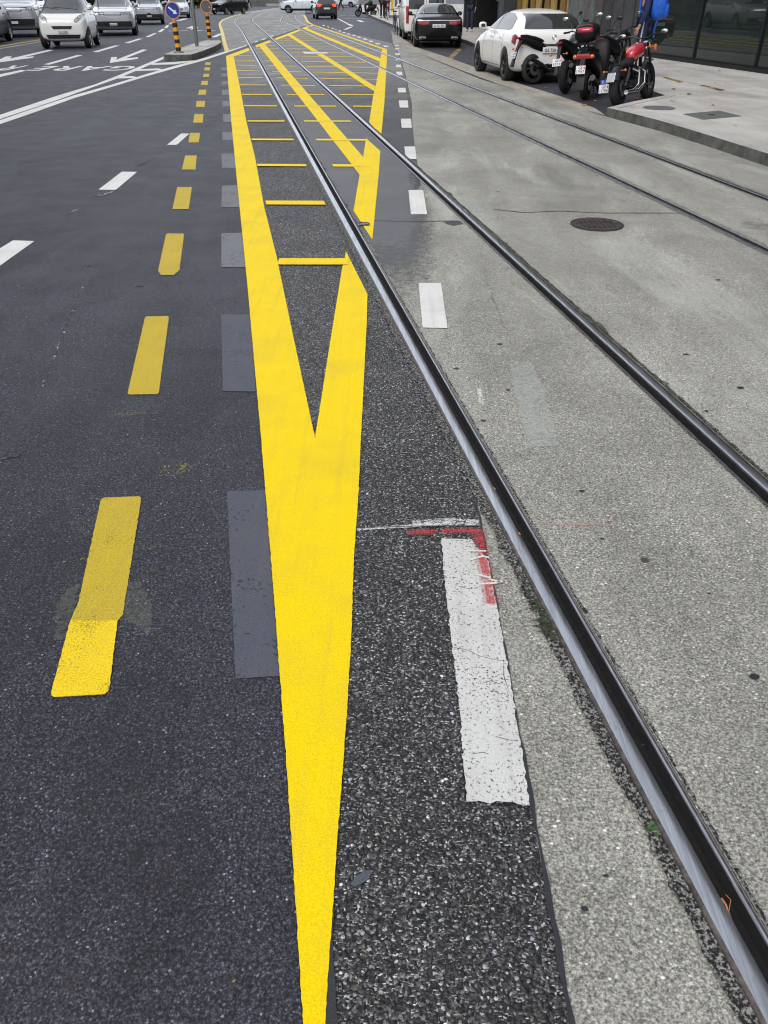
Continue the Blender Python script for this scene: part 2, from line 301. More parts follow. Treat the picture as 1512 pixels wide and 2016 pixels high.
class MB:
    def __init__(s): s.v = []; s.f = []; s.mi = []
    def add(s, vs, fs, mi=0):
        o = len(s.v); s.v += [Vector(p) for p in vs]; s.f += [tuple(i+o for i in f) for f in fs]; s.mi += [mi]*len(fs); return s
    def box(s, c, d, rot=None, mi=0, bev=0):
        x, y, z = (q/2 for q in d); M = rot or Matrix()
        if bev:
            bm = bmesh.new(); bmesh.ops.create_cube(bm, size=1)
            for q in bm.verts: q.co = Vector((q.co.x*d[0], q.co.y*d[1], q.co.z*d[2]))
            bmesh.ops.bevel(bm, geom=bm.edges[:], offset=bev, segments=2, affect='EDGES', profile=.6)
            bm.verts.index_update()
            s.add([Vector(c) + (M.to_3x3() @ q.co) for q in bm.verts], [[q.index for q in f.verts] for f in bm.faces], mi); bm.free(); return s
        vs = [Vector(c) + (M.to_3x3() @ Vector(p)) for p in [(-x,-y,-z),(x,-y,-z),(x,y,-z),(-x,y,-z),(-x,-y,z),(x,-y,z),(x,y,z),(-x,y,z)]]
        return s.add(vs, [(0,3,2,1),(4,5,6,7),(0,1,5,4),(1,2,6,5),(2,3,7,6),(3,0,4,7)], mi)
    def cyl(s, a, b, r0, r1=None, n=16, mi=0, cap=True):
        a, b = Vector(a), Vector(b); r1 = r0 if r1 is None else r1
        d = (b-a).normalized(); u = d.orthogonal().normalized(); w_ = d.cross(u)
        ring = lambda p, r: [p + (u*math.cos(2*math.pi*i/n) + w_*math.sin(2*math.pi*i/n))*r for i in range(n)]
        fs = [(i, (i+1) % n, n+(i+1) % n, n+i) for i in range(n)]
        if cap: fs += [tuple(range(n-1, -1, -1)), tuple(range(n, 2*n))]
        return s.add(ring(a, r0)+ring(b, r1), fs, mi)
    def tube(s, pts, r, n=8, mi=0):
        pts = [Vector(p) for p in pts]; rs = r if hasattr(r, '__len__') else [r]*len(pts)
        vs = []; pu = None
        for i, p in enumerate(pts):
            d = (pts[min(i+1, len(pts)-1)] - pts[max(i-1, 0)]).normalized()
            u = d.orthogonal().normalized() if pu is None else (pu - d*pu.dot(d)).normalized()
            pu = u; w_ = d.cross(u)
            vs += [p + (u*math.cos(2*math.pi*j/n) + w_*math.sin(2*math.pi*j/n))*rs[i] for j in range(n)]
        fs = [(i*n+j, i*n+(j+1) % n, (i+1)*n+(j+1) % n, (i+1)*n+j) for i in range(len(pts)-1) for j in range(n)]
        fs += [tuple(range(n-1, -1, -1)), tuple(range((len(pts)-1)*n, len(pts)*n))]
        return s.add(vs, fs, mi)
    def lathe(s, prof, c=(0,0,0), axis='Z', n=32, mi=0):
        """prof: (radius, height) pairs, revolved about an axis through c"""
        vs = []
        for i in range(n):
            a = 2*math.pi*i/n
            for r, h in prof:
                p = (r*math.cos(a), r*math.sin(a), h)
                if axis == 'X': p = (h, r*math.cos(a), r*math.sin(a))
                if axis == 'Y': p = (r*math.sin(a), h, r*math.cos(a))
                vs.append(Vector(c)+Vector(p))
        m = len(prof)
        fs = [(i*m+j, ((i+1) % n)*m+j, ((i+1) % n)*m+j+1, i*m+j+1) for i in range(n) for j in range(m-1)]
        return s.add(vs, fs, mi)
    def ell(s, c, r, nu=14, nv=9, mi=0, rot=None):
        M = rot or Matrix(); vs = []; fs = []
        for j in range(nv+1):
            t = math.pi*j/nv
            for i in range(nu):
                a = 2*math.pi*i/nu
                vs.append(Vector(c) + M.to_3x3() @ Vector((r[0]*math.sin(t)*math.cos(a), r[1]*math.sin(t)*math.sin(a), r[2]*math.cos(t))))
        for j in range(nv):
            for i in range(nu): fs.append((j*nu+i, (j+1)*nu+i, (j+1)*nu+(i+1) % nu, j*nu+(i+1) % nu))
        return s.add(vs, fs, mi)
    def loft(s, secs, n=16, p=2.6, mi=0):
        """sections (y, z centre, half width, half height[, x centre]) along Y, superellipse rings"""
        vs = []
        for q in secs:
            y, zc, hw, hh = q[:4]; xc = q[4] if len(q) > 4 else 0
            for i in range(n):
                a = 2*math.pi*i/n; ca, sa = math.cos(a), math.sin(a)
                vs.append(Vector((xc+hw*math.copysign(abs(ca)**(2/p), ca), y, zc+hh*math.copysign(abs(sa)**(2/p), sa))))
        m = len(secs)
        fs = [(j*n+i, (j+1)*n+i, (j+1)*n+(i+1) % n, j*n+(i+1) % n) for j in range(m-1) for i in range(n)]
        fs += [tuple(range(n)), tuple(range((m-1)*n+n-1, (m-1)*n-1, -1))]
        return s.add(vs, fs, mi)
    def prism(s, poly, z0, z1, mi=0, mi_side=None):
        n = len(poly); t = tessellate_polygon([[Vector((q[0], q[1], 0)) for q in poly]])
        ar = sum(poly[i][0]*poly[(i+1) % n][1]-poly[(i+1) % n][0]*poly[i][1] for i in range(n))
        if ar < 0: poly = poly[::-1]; t = [tuple(n-1-i for i in f) for f in t]
        up = []
        for f in t:
            a, b, c = (Vector((*poly[i][:2], 0)) for i in f)
            up.append(f if (b-a).cross(c-a).z > 0 else f[::-1])
        vs = [(q[0], q[1], z0) for q in poly]+[(q[0], q[1], z1) for q in poly]
        s.add(vs, [tuple(i+n for i in f) for f in up], mi)
        return s.add(vs, [f[::-1] for f in up] + [(i, (i+1) % n, n+(i+1) % n, n+i) for i in range(n)], mi if mi_side is None else mi_side)
    def obj(s, name, mat, parent=None, smooth=False, loc=None, rotz=0, label=None):
        me = bpy.data.meshes.new(name); me.from_pydata([tuple(q) for q in s.v], [], s.f); me.update()
        mats = mat if isinstance(mat, (list, tuple)) else [mat]
        for m in mats: me.materials.append(MAT[m] if isinstance(m, str) else m)
        me.polygons.foreach_set('material_index', s.mi)
        if smooth:
            me.polygons.foreach_set('use_smooth', [True]*len(me.polygons))
            try: me.set_sharp_from_angle(angle=R(smooth if smooth is not True else 40))
            except Exception: pass
        o = bpy.data.objects.new(name, me); C.objects.link(o)
        if parent: o.parent = parent
        if loc is not None: o.location = loc
        o.rotation_euler.z = rotz
        if label: o['label'] = label
        return o
def tag(o, label, cat, group=None):
    o['label'] = label; o['category'] = cat
    if group: o['group'] = group
    return o
def thing(name, label, cat, loc=(0,0,0), rotz=0, group=None):
    o = bpy.data.objects.new(name, None); C.objects.link(o); o.location = loc; o.rotation_euler = (0, 0, rotz)
    o.empty_display_size = .2
    return tag(o, label, cat, group)
def struct(o, label=None):
    o['kind'] = 'structure'
    if label: o['label'] = label
    return o
def copy_tree(o, parent=None):
    c = o.copy(); C.objects.link(c); c.parent = parent
    for ch in list(o.children): copy_tree(ch, c)
    return c

# ------------------------------------------------------------ rails: lines and trenches
SL = .1755; LN = math.hypot(1, SL)
def on(s, y): return Vector((s*LN - SL*y, y, 0))         # the tracks run parallel: s metres to the right of the first line
def dens(pts, n=6):
    """Catmull-Rom smoothing of a polyline"""
    out = []
    P = [pts[0]] + list(pts) + [pts[-1]]
    for i in range(1, len(P)-2):
        a, b, c, d = P[i-1:i+3]
        for j in range(n):
            t = j/n; out.append(.5*((2*b)+(c-a)*t+(2*a-5*b+4*c-d)*t*t+(3*b-a-3*c+d)*t**3))
    out.append(P[-2]); return out
def rail_line(s, ystr, px): return [on(s, y) for y in (-4, 0, 3, 7, 14, 22, 30)] + dens([on(s, ystr)] + [G(*p) for p in px], 4)
RAILS = [  # (centre line, head on the left side?)
 (rail_line(.8335, 44, [(466,48),(463.5,42.6),(466,38),(485,30.5),(503,24),(540,18)]), True),
 (rail_line(1.8215, 40, [(503,48),(496,41),(497,37),(503,33),(516,26),(531,22),(560,18)]), False),
 (rail_line(3.6965, 38, [(580,52),(560,45),(553,41),(557,33),(562,28.7),(590,22)]), True),
 (rail_line(4.6835, 40, [(609,51.6),(596,48),(584,41),(579.5,32),(581,26),(610,21)]), False)]
HW = .0565
def offs(line, d):
    out = []
    for i, p in enumerate(line):
        a = line[max(i-1, 0)]; b = line[min(i+1, len(line)-1)]
        t = (b-a).normalized(); out.append(Vector((p.x + t.y*d, p.y - t.x*d, 0)))   # d > 0: to the right
    return out
def quads_of(line, dl, dr):
    L_, R_ = offs(line, dl), offs(line, dr)
    return [[L_[i], R_[i], R_[i+1], L_[i+1]] for i in range(len(line)-1)]        # counter-clockwise
TRENCH = [q for l, h in RAILS for q in quads_of(l, -HW, HW)]
CLEAR = [q for l, h in RAILS for q in quads_of(l, -HW-.055 if h else -HW-.10, HW+.11 if h else HW+.06)]
def split(poly, a, b):
    """(part left of a->b, part right of it)"""
    e = (b.x-a.x, b.y-a.y); d = [e[0]*(p.y-a.y)-e[1]*(p.x-a.x) for p in poly]
    if all(x >= -1e-9 for x in d): return poly, None
    if all(x <= 1e-9 for x in d): return None, poly
    L_, R_ = [], []
    for i in range(len(poly)):
        p, q, dp, dq = poly[i], poly[(i+1) % len(poly)], d[i], d[(i+1) % len(poly)]
        if dp >= 0: L_.append(p)
        if dp <= 0: R_.append(p)
        if dp*dq < 0:
            x = p + (q-p)*(dp/(dp-dq)); L_.append(x); R_.append(x)
    return (L_ if len(L_) > 2 else None), (R_ if len(R_) > 2 else None)
def bb(p): return min(q.x for q in p), min(q.y for q in p), max(q.x for q in p), max(q.y for q in p)
def cut(polys, quads):
    for qd in quads:
        B = bb(qd); new = []
        for p in polys:
            A = bb(p)
            if A[0] >= B[2] or A[2] <= B[0] or A[1] >= B[3] or A[3] <= B[1]: new.append(p); continue
            ins = p
            for i in range(4):
                ins, out = split(ins, qd[i], qd[(i+1) % 4])
                if out: new.append(out)
                if ins is None: break
        polys = new
    return polys
def keep(polys, conv):
    """the part of convex polys inside a convex counter-clockwise outline"""
    for i in range(len(conv)):
        new = []
        for p in polys:
            ins, _ = split(p, conv[i], conv[(i+1) % len(conv)])
            if ins: new.append(ins)
        polys = new
    return polys
def flat(p): return Vector((p[0], p[1], 0))
def jitter(poly, step=.03, amp=.002, seed=0):
    out = []
    for i, p in enumerate(poly):
        q = poly[(i+1) % len(poly)]; L_ = (q-p).length; n = max(1, min(400, int(L_/step)))
        nr = Vector((q.y-p.y, p.x-q.x, 0)); nr = nr/(nr.length or 1)
        for j in range(n):
            t = j/n; a = p.lerp(q, t); e = min(1, min(t, 1-t)*n/2)
            out.append(a + nr*(noise.noise(a*60+Vector((seed, 0, 0)))*2*amp*e + noise.noise(a*14)*amp*.25*e))
    return out
def sheet(name, polys, z, mat, parent=None, clip=None, label=None, conv=None, jit=None, thick=0):
    tris = []
    for P in polys:
        P = [flat(p) for p in P]
        if jit: P = jitter(P, *jit)
        for t in tessellate_polygon([P]):
            a = [P[i] for i in t]
            cr = (a[1]-a[0]).cross(a[2]-a[0]).z
            if abs(cr) < 1e-10: continue
            tris.append(a if cr > 0 else a[::-1])
    if conv: tris = keep(tris, [flat(p) for p in conv])
    if clip: tris = cut(tris, clip)
    m = MB()
    for t in tris: m.add([(p.x, p.y, z) for p in t], [tuple(range(len(t)))])
    if not m.f: return None
    return m.obj(name, mat, parent, label=label)
def strip(pts, w_):
    pts = [flat(p) for p in pts]; a, b = offs(pts, -w_/2), offs(pts, w_/2)
    return [[a[i], b[i], b[i+1], a[i+1]] for i in range(len(pts)-1)]
PX = lambda L_, z=0: [G(u, v, z) for u, v in L_]

# ------------------------------------------------------------ ground
road = struct(sheet('road', [[Vector((-260, -30, 0)), Vector((260, -30, 0)), Vector((260, 700, 0)), Vector((-260, 700, 0))]], 0, 'road', clip=TRENCH))
EDGE = [(.337, -4), (.337, 2.77), (-.20, 5.8), (.10, 7.2), (.355, 7.9), (.37, 10), (.40, 12), (.47, 14.5), (.49, 20), (.47, 26), (.33, 33)]
coarse_poly = [(-.02, -4), (-.115, .3), (-.12, .9), (-.30, 1.9), (-.78, 4.9), (-2.0, 11.9), (-4.55, 26.4), (-4.2, 52.0), (.30, 35)] + EDGE[::-1]
coarse_road = struct(sheet('coarse_road', [[Vector((*p, 0)) for p in coarse_poly]], .004, 'coarse', clip=TRENCH))
CL = [(.35, 44.5), (.64, 33.2), (1.28, 25.3), (2.07, 18.9), (2.66, 16.05), (3.05, 14.4), (3.36, 12.8), (3.75, 11.3), (4.16, 9.2), (5.05, 4.0), (6.2, -4)]
lane_poly = EDGE + CL
lane = struct(sheet('tram_lane', [[Vector((*p, 0)) for p in lane_poly]], .0045, 'concrete', clip=TRENCH))
junction = struct(sheet('junction', [PX([(449,100),(436,58),(431,48),(436,38),(470,26),(560,14),(602,14),(600,30),(607,43),(612,47),(560,66),(485,89)])], .005, 'concrete_far', clip=TRENCH))
g1 = [on(.895, 3.6), on(.895, 18), on(1.76, 18), on(1.76, 7.6), Vector((.46, 7.0, 0)), Vector((.46, 3.9, 0))]
grey = struct(sheet('grey_road', [g1], .008, 'grey', clip=TRENCH, jit=(.06, .02)))
bay = struct(sheet('beige_border', [PX([(789,87),(843,113),(909,139),(978,165),(1040,185.5),(1120,208.5),(1192,228)]) + PX([(1170,213),(1090,186),(1018,164),(944,136),(889,116),(819,93),(786,72),(783,62),(772,66),(776,78)])], .006, 'beige'))

sheet('far_pale_surface', [[Vector((-1.5, 9, 0)), Vector((.36, 9, 0)), Vector((.44, 14.5, 0)), Vector((.46, 20, 0)), Vector((.44, 26, 0)), Vector((.28, 33, 0)), Vector((-4.25, 52, 0)), Vector((-4.5, 26.6, 0))]], .0088, 'far_pale', coarse_road, clip=TRENCH)
# rails themselves
def make_rail(line, left, label):
    prof = [(0, -.13, 2), (0, -.004, 1), (.003, .003, 1), (.010, .0080, 1), (.013, .0100, 0), (.020, .0112, 0), (.034, .0122, 0), (.046, .0116, 0), (.0525, .0096, 0), (.0560, .0030, 0), (.0570, -.010, 2), (.060, -.030, 2), (.090, -.030, 2), (.0945, -.006, 2), (.0955, .0040, 0), (.0975, .0062, 0), (.1025, .0066, 0), (.1085, .0058, 1), (.1125, .000, 1), (.1130, -.13, 2)]
    m = MB(); rows = []
    pts = []
    for i in range(len(line)-1):
        n = max(1, int((line[i+1]-line[i]).length/1.5)); pts += [line[i].lerp(line[i+1], j/n) for j in range(n)]
    pts.append(line[-1])
    for t, z, mi in prof:
        d = (-HW + t) if left else (HW - t); rows.append([(q.x, q.y, z) for q in offs(pts, d)])
    vs = [p for r_ in rows for p in r_]; n = len(pts); fs = []; mi = []
    for j in range(len(prof)-1):
        for i in range(n-1):
            f = (j*n+i, j*n+i+1, (j+1)*n+i+1, (j+1)*n+i); fs.append(f if not left else f[::-1]); mi.append(prof[j+1][2] if prof[j+1][2] == prof[j][2] else max(prof[j][2], prof[j+1][2]))
    m.add(vs, fs); m.mi = mi
    o = m.obj('tram_rail', ['rail', 'rail_rust', 'groove'], smooth=24)
    for p in o.data.polygons:
        if p.normal.z < -.2: p.flip()
    return tag(o, label, 'tram rail', 'grooved tram rails in the street')
for (l, h), lb in zip(RAILS, ['nearest steel tram rail with wide bright head beside the coarse asphalt', 'dark steel tram rail in the pale concrete, second from the yellow wedge',
                              'thin tram rail right of the round manhole in the concrete', 'tram rail nearest the kerb of the pavement on the right']):
    make_rail(l, h, lb)

# grime along both sides of the near rails, ragged outer edge
def ragged(line, d0, d1, y0, y1, amp, freq, seed):
    pts = []; y = y0
    poly_a, poly_b = [], []
    l0, l1 = offs(line, d0), offs(line, d1)
    def at(l, y):
        for i in range(len(l)-1):
            if l[i].y <= y <= l[i+1].y: return l[i].lerp(l[i+1], (y-l[i].y)/(l[i+1].y-l[i].y))
        return l[-1]
    qs = []; prev = None
    while y < y1:
        a, b = at(l0, y), at(l1, y); t = max(.05, .55 + amp*noise.noise(Vector((y*freq, seed, 0))) + amp*.8*noise.noise(Vector((y*freq*4.3, seed+5, 0))))
        c = a.lerp(b, t)
        if prev: qs.append([prev[0], prev[1], c, a])
        prev = (a, c); y += .012 if y < 3 else (.03 if y < 8 else .15)
    return qs
L1, R1 = RAILS[0][0], RAILS[1][0]
sheet('rail_grime', ragged(L1, -HW-.001, -HW-.062, .4, 12, .28, 9, 1), .0105, 'grime', coarse_road, label='black crumbling joint with grit along the outer side of the near rail')
sheet('rail_grime', ragged(L1, HW+.001, HW+.014, .4, 14, .7, 30, 2), .0105, 'grime', lane)
sheet('rail_grime', ragged(R1, HW+.001, HW+.034, 1, 14, .3, 9, 3), .0105, 'grime', lane)
sheet('rail_grime', ragged(R1, -HW-.001, -HW-.010, 1, 14, .7, 30, 4), .0105, 'grime', lane)
for i, (d, yy) in enumerate([(-1, 30), (1, 30)]):
    for l in (RAILS[2][0], RAILS[3][0]):
        sheet('rail_grime', ragged(l, d*(HW+.001), d*(HW+.05), 3, 24, .5, 3, 6+i), .0095, 'stain', lane)
sheet('moss_patch', ragged(L1, -HW-.001, -HW-.06, 1.62, 1.86, .9, 20, 9), .013, 'moss', coarse_road, label='small patch of moss in the joint beside the near rail')
sheet('moss_patch', ragged(R1, HW+.001, HW+.03, 1.6, 9, 1.2, 3, 12), .012, 'moss', lane)
# sealed seams
sm = [Vector((x, y, 0)) for x, y in ((.338, .3), (.340, .9), (.338, 1.3), (.341, 1.8), (.338, 2.2), (.335, 2.75))]
def seam(name, pts, w_, z, mat, par, lab=None, amp=.006, step=.02):
    out = []
    for i in range(len(pts)-1):
        n = max(1, int((pts[i+1]-pts[i]).length/step)); out += [pts[i].lerp(pts[i+1], j/n) for j in range(n)]
    out.append(pts[-1])
    a, b = offs(out, -w_/2), offs(out, w_/2); qs = []
    for i in range(len(out)-1):
        f = lambda i, s_: noise.noise(out[i]*11+Vector((s_, 0, 0)))*amp
        qs.append([a[i]+Vector((f(i, 0), 0, 0)), b[i]+Vector((f(i, 3), 0, 0)), b[i+1]+Vector((f(i+1, 3), 0, 0)), a[i+1]+Vector((f(i+1, 0), 0, 0))])
    return sheet(name, qs, z, mat, par, clip=TRENCH, label=lab)
seam('seam', sm, .010, .0085, 'seal', coarse_road, 'black bitumen seam between coarse asphalt and concrete')
sheet('seal_patch', [PX([(640,2030),(668,2030),(662,1980),(657,1900),(655,1850),(659,1750),(655,1740),(648,1850)])], .008, 'seal', coarse_road, jit=(.02, .003))
sheet('tar_spot', [PX([(690,1745),(700,1730),(715,1720),(729,1716),(732,1722),(726,1735),(712,1744),(698,1750)])], .0085, 'blackout', coarse_road, label='smooth grey tar spot in the coarse asphalt')
seam('crack', PX([(733,436),(800,438),(872,437),(905,437)]), .015, .0095, 'seal', lane, None, .03, .05)
seam('crack', PX([(975,414),(1030,420),(1100,417),(1190,421),(1340,421)]), .014, .0075, 'seal', lane, 'thin crack across the concrete by the manhole', .04, .05)
sheet('crack', [PX([(873,438),(905,436),(912,442),(893,446),(880,443)])], .0075, 'seal', lane)
seam('crack', PX([(82,762),(95,735),(112,690),(135,628),(165,560)]), .006, .002, 'white_faint', road, 'fine pale crack in the dark road', .02, .05)
for i, (u, v_, r_) in enumerate([(1484,1336,.014), (1192,1728,.006), (1150,1793,.008), (983,680,.014), (1145,970,.011), (1390,812,.010), (1457,766,.016), (1413,553,.016), (1185,1064,.007), (1265,1470,.004), (1395,1172,.006), (1362,1300,.004), (1350,700,.014), (1000,770,.01)]):
    c_ = G(u, v_); sheet('tar_spot', [[c_+Vector((math.cos(a)*r_*(1+.5*noise.noise(Vector((a, i*3, 0)))), math.sin(a)*r_*.75*(1+.5*noise.noise(Vector((a, i*3, 4)))), 0)) for a in [j*math.pi/5 for j in range(10)]]], .0078, 'seal', lane)

for i, (u, v_, rx, ry) in enumerate([(300,520,.35,.9), (120,420,.5,1.6), (260,1500,.16,.30), (380,760,.2,.5), (60,1150,.2,.4), (200,300,.6,2.2), (330,1750,.10,.16)]):
    c_ = G(u, v_); sheet('oil_stain', [[c_+Vector((math.cos(a)*rx*(1+.6*noise.noise(Vector((math.cos(a)*1.5, math.sin(a)*1.5, i*3)))), math.sin(a)*ry*(1+.6*noise.noise(Vector((math.cos(a)*1.5, math.sin(a)*1.5, i*3+9)))), 0)) for a in [j*math.pi/24 for j in range(48)]]], .0016+.0002*i, 'oil', road)
for l_ in ([(1210,1010),(1330,1060),(1400,1130),(1512,1180)], [(930,420),(960,560),(1010,690)], [(1420,700),(1380,800),(1400,900)]):
    seam('crack', PX(l_), .0035, .0077, 'oil', lane, None, .02, .03)
# ---- markings (parts of the road they are painted on)
J = (.010, .0012)
def mark(name, px, z, mat, par, label=None, jit=J, clip=TRENCH): return sheet(name, [PX(px)], z, mat, par, clip, label, jit=jit)
Z = .0095
mark('yellow_wedge', [(599,2040),(642,2040),(641,2016),(648,1900),(656,1787),(664,1660),(675,1520),(685,1380),(692,1250),(697,1100),(705,990),(711,860),(717,740),(722,640),(723.5,582),(681,497),(679,510),(674,528),
     (648,690),(620.5,866),(585,700),(549,528),(545,508),(520,408),(502,310),(485,240),(472,170),(460,111.5),(445,111),(455.5,240),(466,350),(487,560),(513,850),(540,1180),(568,1560)], Z, 'yellow', coarse_road, 'long solid yellow wedge that splits into a V beside the near rail')
mark('yellow_band', [(762.4,98),(760,146),(757,200),(750.5,269.5),(726.7,242),(736,183),(739.4,172),(745,141.6),(752,97)], Z+0.0006, 'yellow', coarse_road, 'right hand edge band of the hatched yellow box')
mark('yellow_diagonal', [(509,89.5),(521.5,87.5),(620,201),(715,311),(720.6,274),(748.7,299),(746,340),(733,475),(696,417),(708,346),(610,219)], Z+0.0011, 'yellow', coarse_road, 'yellow diagonal running into the right hand band between the rails', clip=TRENCH)
mark('yellow_diagonal', [(565.6,70),(572.7,68.2),(739.4,171.7),(736,180.5)], Z+0.0016, 'yellow', coarse_road, 'middle yellow diagonal of the hatched box')
mark('yellow_diagonal', [(596.5,56.9),(603,55.6),(749,116),(748,122.5)], Z+0.0021, 'yellow', coarse_road, 'furthest yellow diagonal of the hatched box')
mark('yellow_edge', [(445,111),(511,87),(560,69.4),(615,48.2),(617,50.6),(562,72.6),(513,91.5),(462,112)], Z+0.0026, 'yellow', coarse_road, 'far left edge line of the hatched yellow box', clip=CLEAR)
mark('yellow_edge', [(615,48.2),(618,50.8),(752,97.6),(762.4,98)], Z+0.0031, 'yellow', coarse_road, 'far right edge line of the hatched yellow box')
INNER = PX([(470,158),(500,297),(549,515),(700,400),(722,345),(745,141.6),(752,99),(616,51.5),(562,73),(461,112)])
INNER = INNER[::1]
ar = sum(INNER[i].x*INNER[(i+1) % len(INNER)].y-INNER[(i+1) % len(INNER)].x*INNER[i].y for i in range(len(INNER)))
if ar < 0: INNER = INNER[::-1]
# convex outline of the box interior
def hull(P):
    P = sorted([(p.x, p.y) for p in P]); 
    def half(Q):
        h_ = []
        for p in Q:
            while len(h_) > 1 and (h_[-1][0]-h_[-2][0])*(p[1]-h_[-2][1])-(h_[-1][1]-h_[-2][1])*(p[0]-h_[-2][0]) <= 0: h_.pop()
            h_.append(p)
        return h_
    a, b = half(P), half(P[::-1]); return [Vector((*p, 0)) for p in a[:-1]+b[:-1]]
HULL = hull(INNER)
bars = [(548,518,686,518), (516,401.5,650,402), (500,327,725,328.5), (490,276.5,724,277.5), (480,240,742,240.5), (470,210,742,211), (465,187.3,745,188.2), (460,168.3,745,171), (455,153.3,750,157.7), (450,140,755,145.8), (450,129.2,755,134.5), (450,119.3,755,125)]
for i, (a, b_, c_, d_) in enumerate(bars):
    p, q = G(a, b_), G(c_, d_)
    sheet('yellow_bar', strip([p, q], .13 if i > 1 else .15), Z+.0036, 'yellow', coarse_road, clip=CLEAR, conv=None if i < 1 else HULL, jit=J)
p0, q0 = G(450, 119.3), G(755, 125); k_ = 1
while p0.y + 1.73*k_ < 52:
    d = Vector((0, 1.73*k_, 0)); sheet('yellow_bar', strip([p0+d, q0+d+Vector((6, -.2, 0))], .13), Z+.0036, 'yellow', coarse_road, clip=CLEAR, conv=HULL); k_ += 1
mark('white_plate_mark', [(591,101.6),(644,102.8),(653,107.2),(598,107.6)], Z+.0042, 'seal', coarse_road)
mark('white_plate_mark', [(594,102.6),(643,103.6),(648,106.4),(600,106.8)], Z+.0052, 'white', coarse_road, 'white lozenge painted across a yellow diagonal')
mark('worn_plate', [(703,440),(727,441),(729,447),(706,448)], Z+.006, 'white_faint', coarse_road)
# white dashes along the concrete edge
mark('white_dash', [(869,1064),(928,1066),(962,1110),(970,1160),(980,1208),(991,1277),(1004,1340),(1019,1440),(1032,1516),(1042,1591),(1000,1584),(918,1583),(913,1520),(905,1406),(888,1261),(875,1145)], Z, 'white_thick', coarse_road, 'large cracked white dash of thick paint on coarse asphalt', jit=(.012, .003))
for i, d in enumerate([[(824,560),(868,560),(881,649),(832,648)], [(804,376),(833,376),(841,424),(809,424)], [(796,290),(817,290),(820,315),(799,315)], [(789,235),(809,235),(811,253),(791,253)], [(785,199),(802.5,199),(804,213),(787,213)],
          [(783,174),(798,174),(799.5,183),(784,183)], [(780,142),(791,142),(792.5,149),(781,149)], [(779.5,128),(789,128),(790,133.2),(780,133.2)], [(779,115.5),(788,115.5),(788.5,119.5),(779,119.5)], [(778.5,105.5),(787,105.5),(787.5,109.2),(778.5,109.2)], [(778,95.5),(786,95.5),(786.3,98),(778,98)], [(777.5,89),(785,89),(785.3,91.2),(777.5,91.2)]]):
    mark('white_dash', d, Z, 'white', lane)
for a, b_ in [((754,91.2),(765.5,93.2)), ((738,86.2),(750,88)), ((725,81.5),(735.5,83.2)), ((714,77.2),(724,78.9)), ((702,73.3),(711,74.8)), ((692.5,70),(701,71.4)), ((682,67.2),(690,68.4)), ((673.5,64.4),(681,65.5)), ((665,61.3),(672.5,62.5)), ((658.5,58.8),(663,59.8)), ((651,56.3),(658,57.3)), ((643,53.6),(649,54.6)), ((634,50.6),(640,51.6))]:
    mark('white_dash', [(a[0], a[1]-1), (a[0]+(b_[0]-a[0])*.75, a[1]-.8), b_, (a[0]+3, b_[1])], .0105, 'white', coarse_road, jit=None)
for a, b_ in [((530,69.6),(541,73)), ((544,66),(553,69)), ((556,62),(564,65)), ((568,58.5),(576,61)), ((584,51.5),(592,54)), ((514,75.5),(525,79.5)), ((499,80.5),(510,84.5))]:
    mark('white_dash', [(a[0], b_[1]), (a[0]+4, a[1]+1), (b_[0], a[1]), (b_[0]-4, b_[1]-1)], .0105, 'white', junction, jit=None)
# yellow dashes on the dark road
YD = [[(206,981),(274,978.5),(278,981),(277,992),(242,1212),(232,1224),(216,1357),(213,1364),(206,1369),(107,1374.5),(102,1371),(102,1364),(139,1223.7),(155,1186),(198,988),(201,983)],
 [(285.6,626),(289,624),(330,623),(332.7,626),(313,774),(310,777),(254,778),(251.5,775)], [(327,462),(330,460.5),(361,460.5),(362.5,463),(353.4,532.7),(342,542.5),(316.6,542),(311.4,533.6)],
 [(349,369),(378,369),(371.7,412.5),(339.4,412.5)], [(364.7,306.7),(387.5,306.7),(385,334.4),(358,334.4)], [(374,262),(394,262),(391.5,281),(371,281)], [(383,225),(400.6,225),(399.6,242),(380,242)],
 [(387,199),(404,199),(403,211),(386,211)], [(392,177),(406.6,177),(405,187),(390,187)], [(397,159.5),(410,159.5),(409,167.6),(395.6,167.6)], [(401,145.5),(412,145.5),(411.6,152),(399.5,152)], [(403,133),(414,133),(413,139),(402,139)], [(404,123),(415,123),(414.5,128),(403.5,128)]]
for i, d in enumerate(YD):
    mark('yellow_dash', d, .0035, 'yellow_old', road, 'nearest yellow dash, its lower end brighter with a step in the edge' if i == 0 else None)
sheet('yellow_dash', [PX([(139,1223.7),(232,1224),(216,1357),(213,1364),(206,1369),(107,1374.5),(102,1371),(102,1364)])], .005, paint('coarse_yellow_paint', (.84, .60, .02), wear=.12, wscale=170, grain=.3, worn=(.30, .24, .03), dirt=.1), road, jit=J)
for i, d in enumerate([[(447,968.6),(522,965.8),(551,1332),(463.5,1337.6)], [(435,620),(493,620),(504,772),(439,771)], [(436,460),(476,459),(483,526.6),(436,526.6)], [(437,366),(467.5,365),(471.5,408.6),(436,408.6)], [(436,303),(462,303),(464,331),(437,331)],
          [(438,260),(458,260),(459,277),(438,277)], [(439,225),(456,225),(457,241),(440,241)], [(438,199),(453.5,199),(455,210),(438.5,210)], [(437,177),(451.5,177),(452.5,187),(437,187)], [(436,160),(450.5,160),(451,167),(437,167)], [(436,145),(448,145),(449,151),(436,151)], [(436,133),(447,133),(448,138),(436,138)]]):
    mark('covered_dash', d, .003, 'blackout' if i < 2 else 'blackout_far', road, 'grey rectangle of paint hiding an old dash beside the yellow wedge, nearest one' if i == 0 else None)
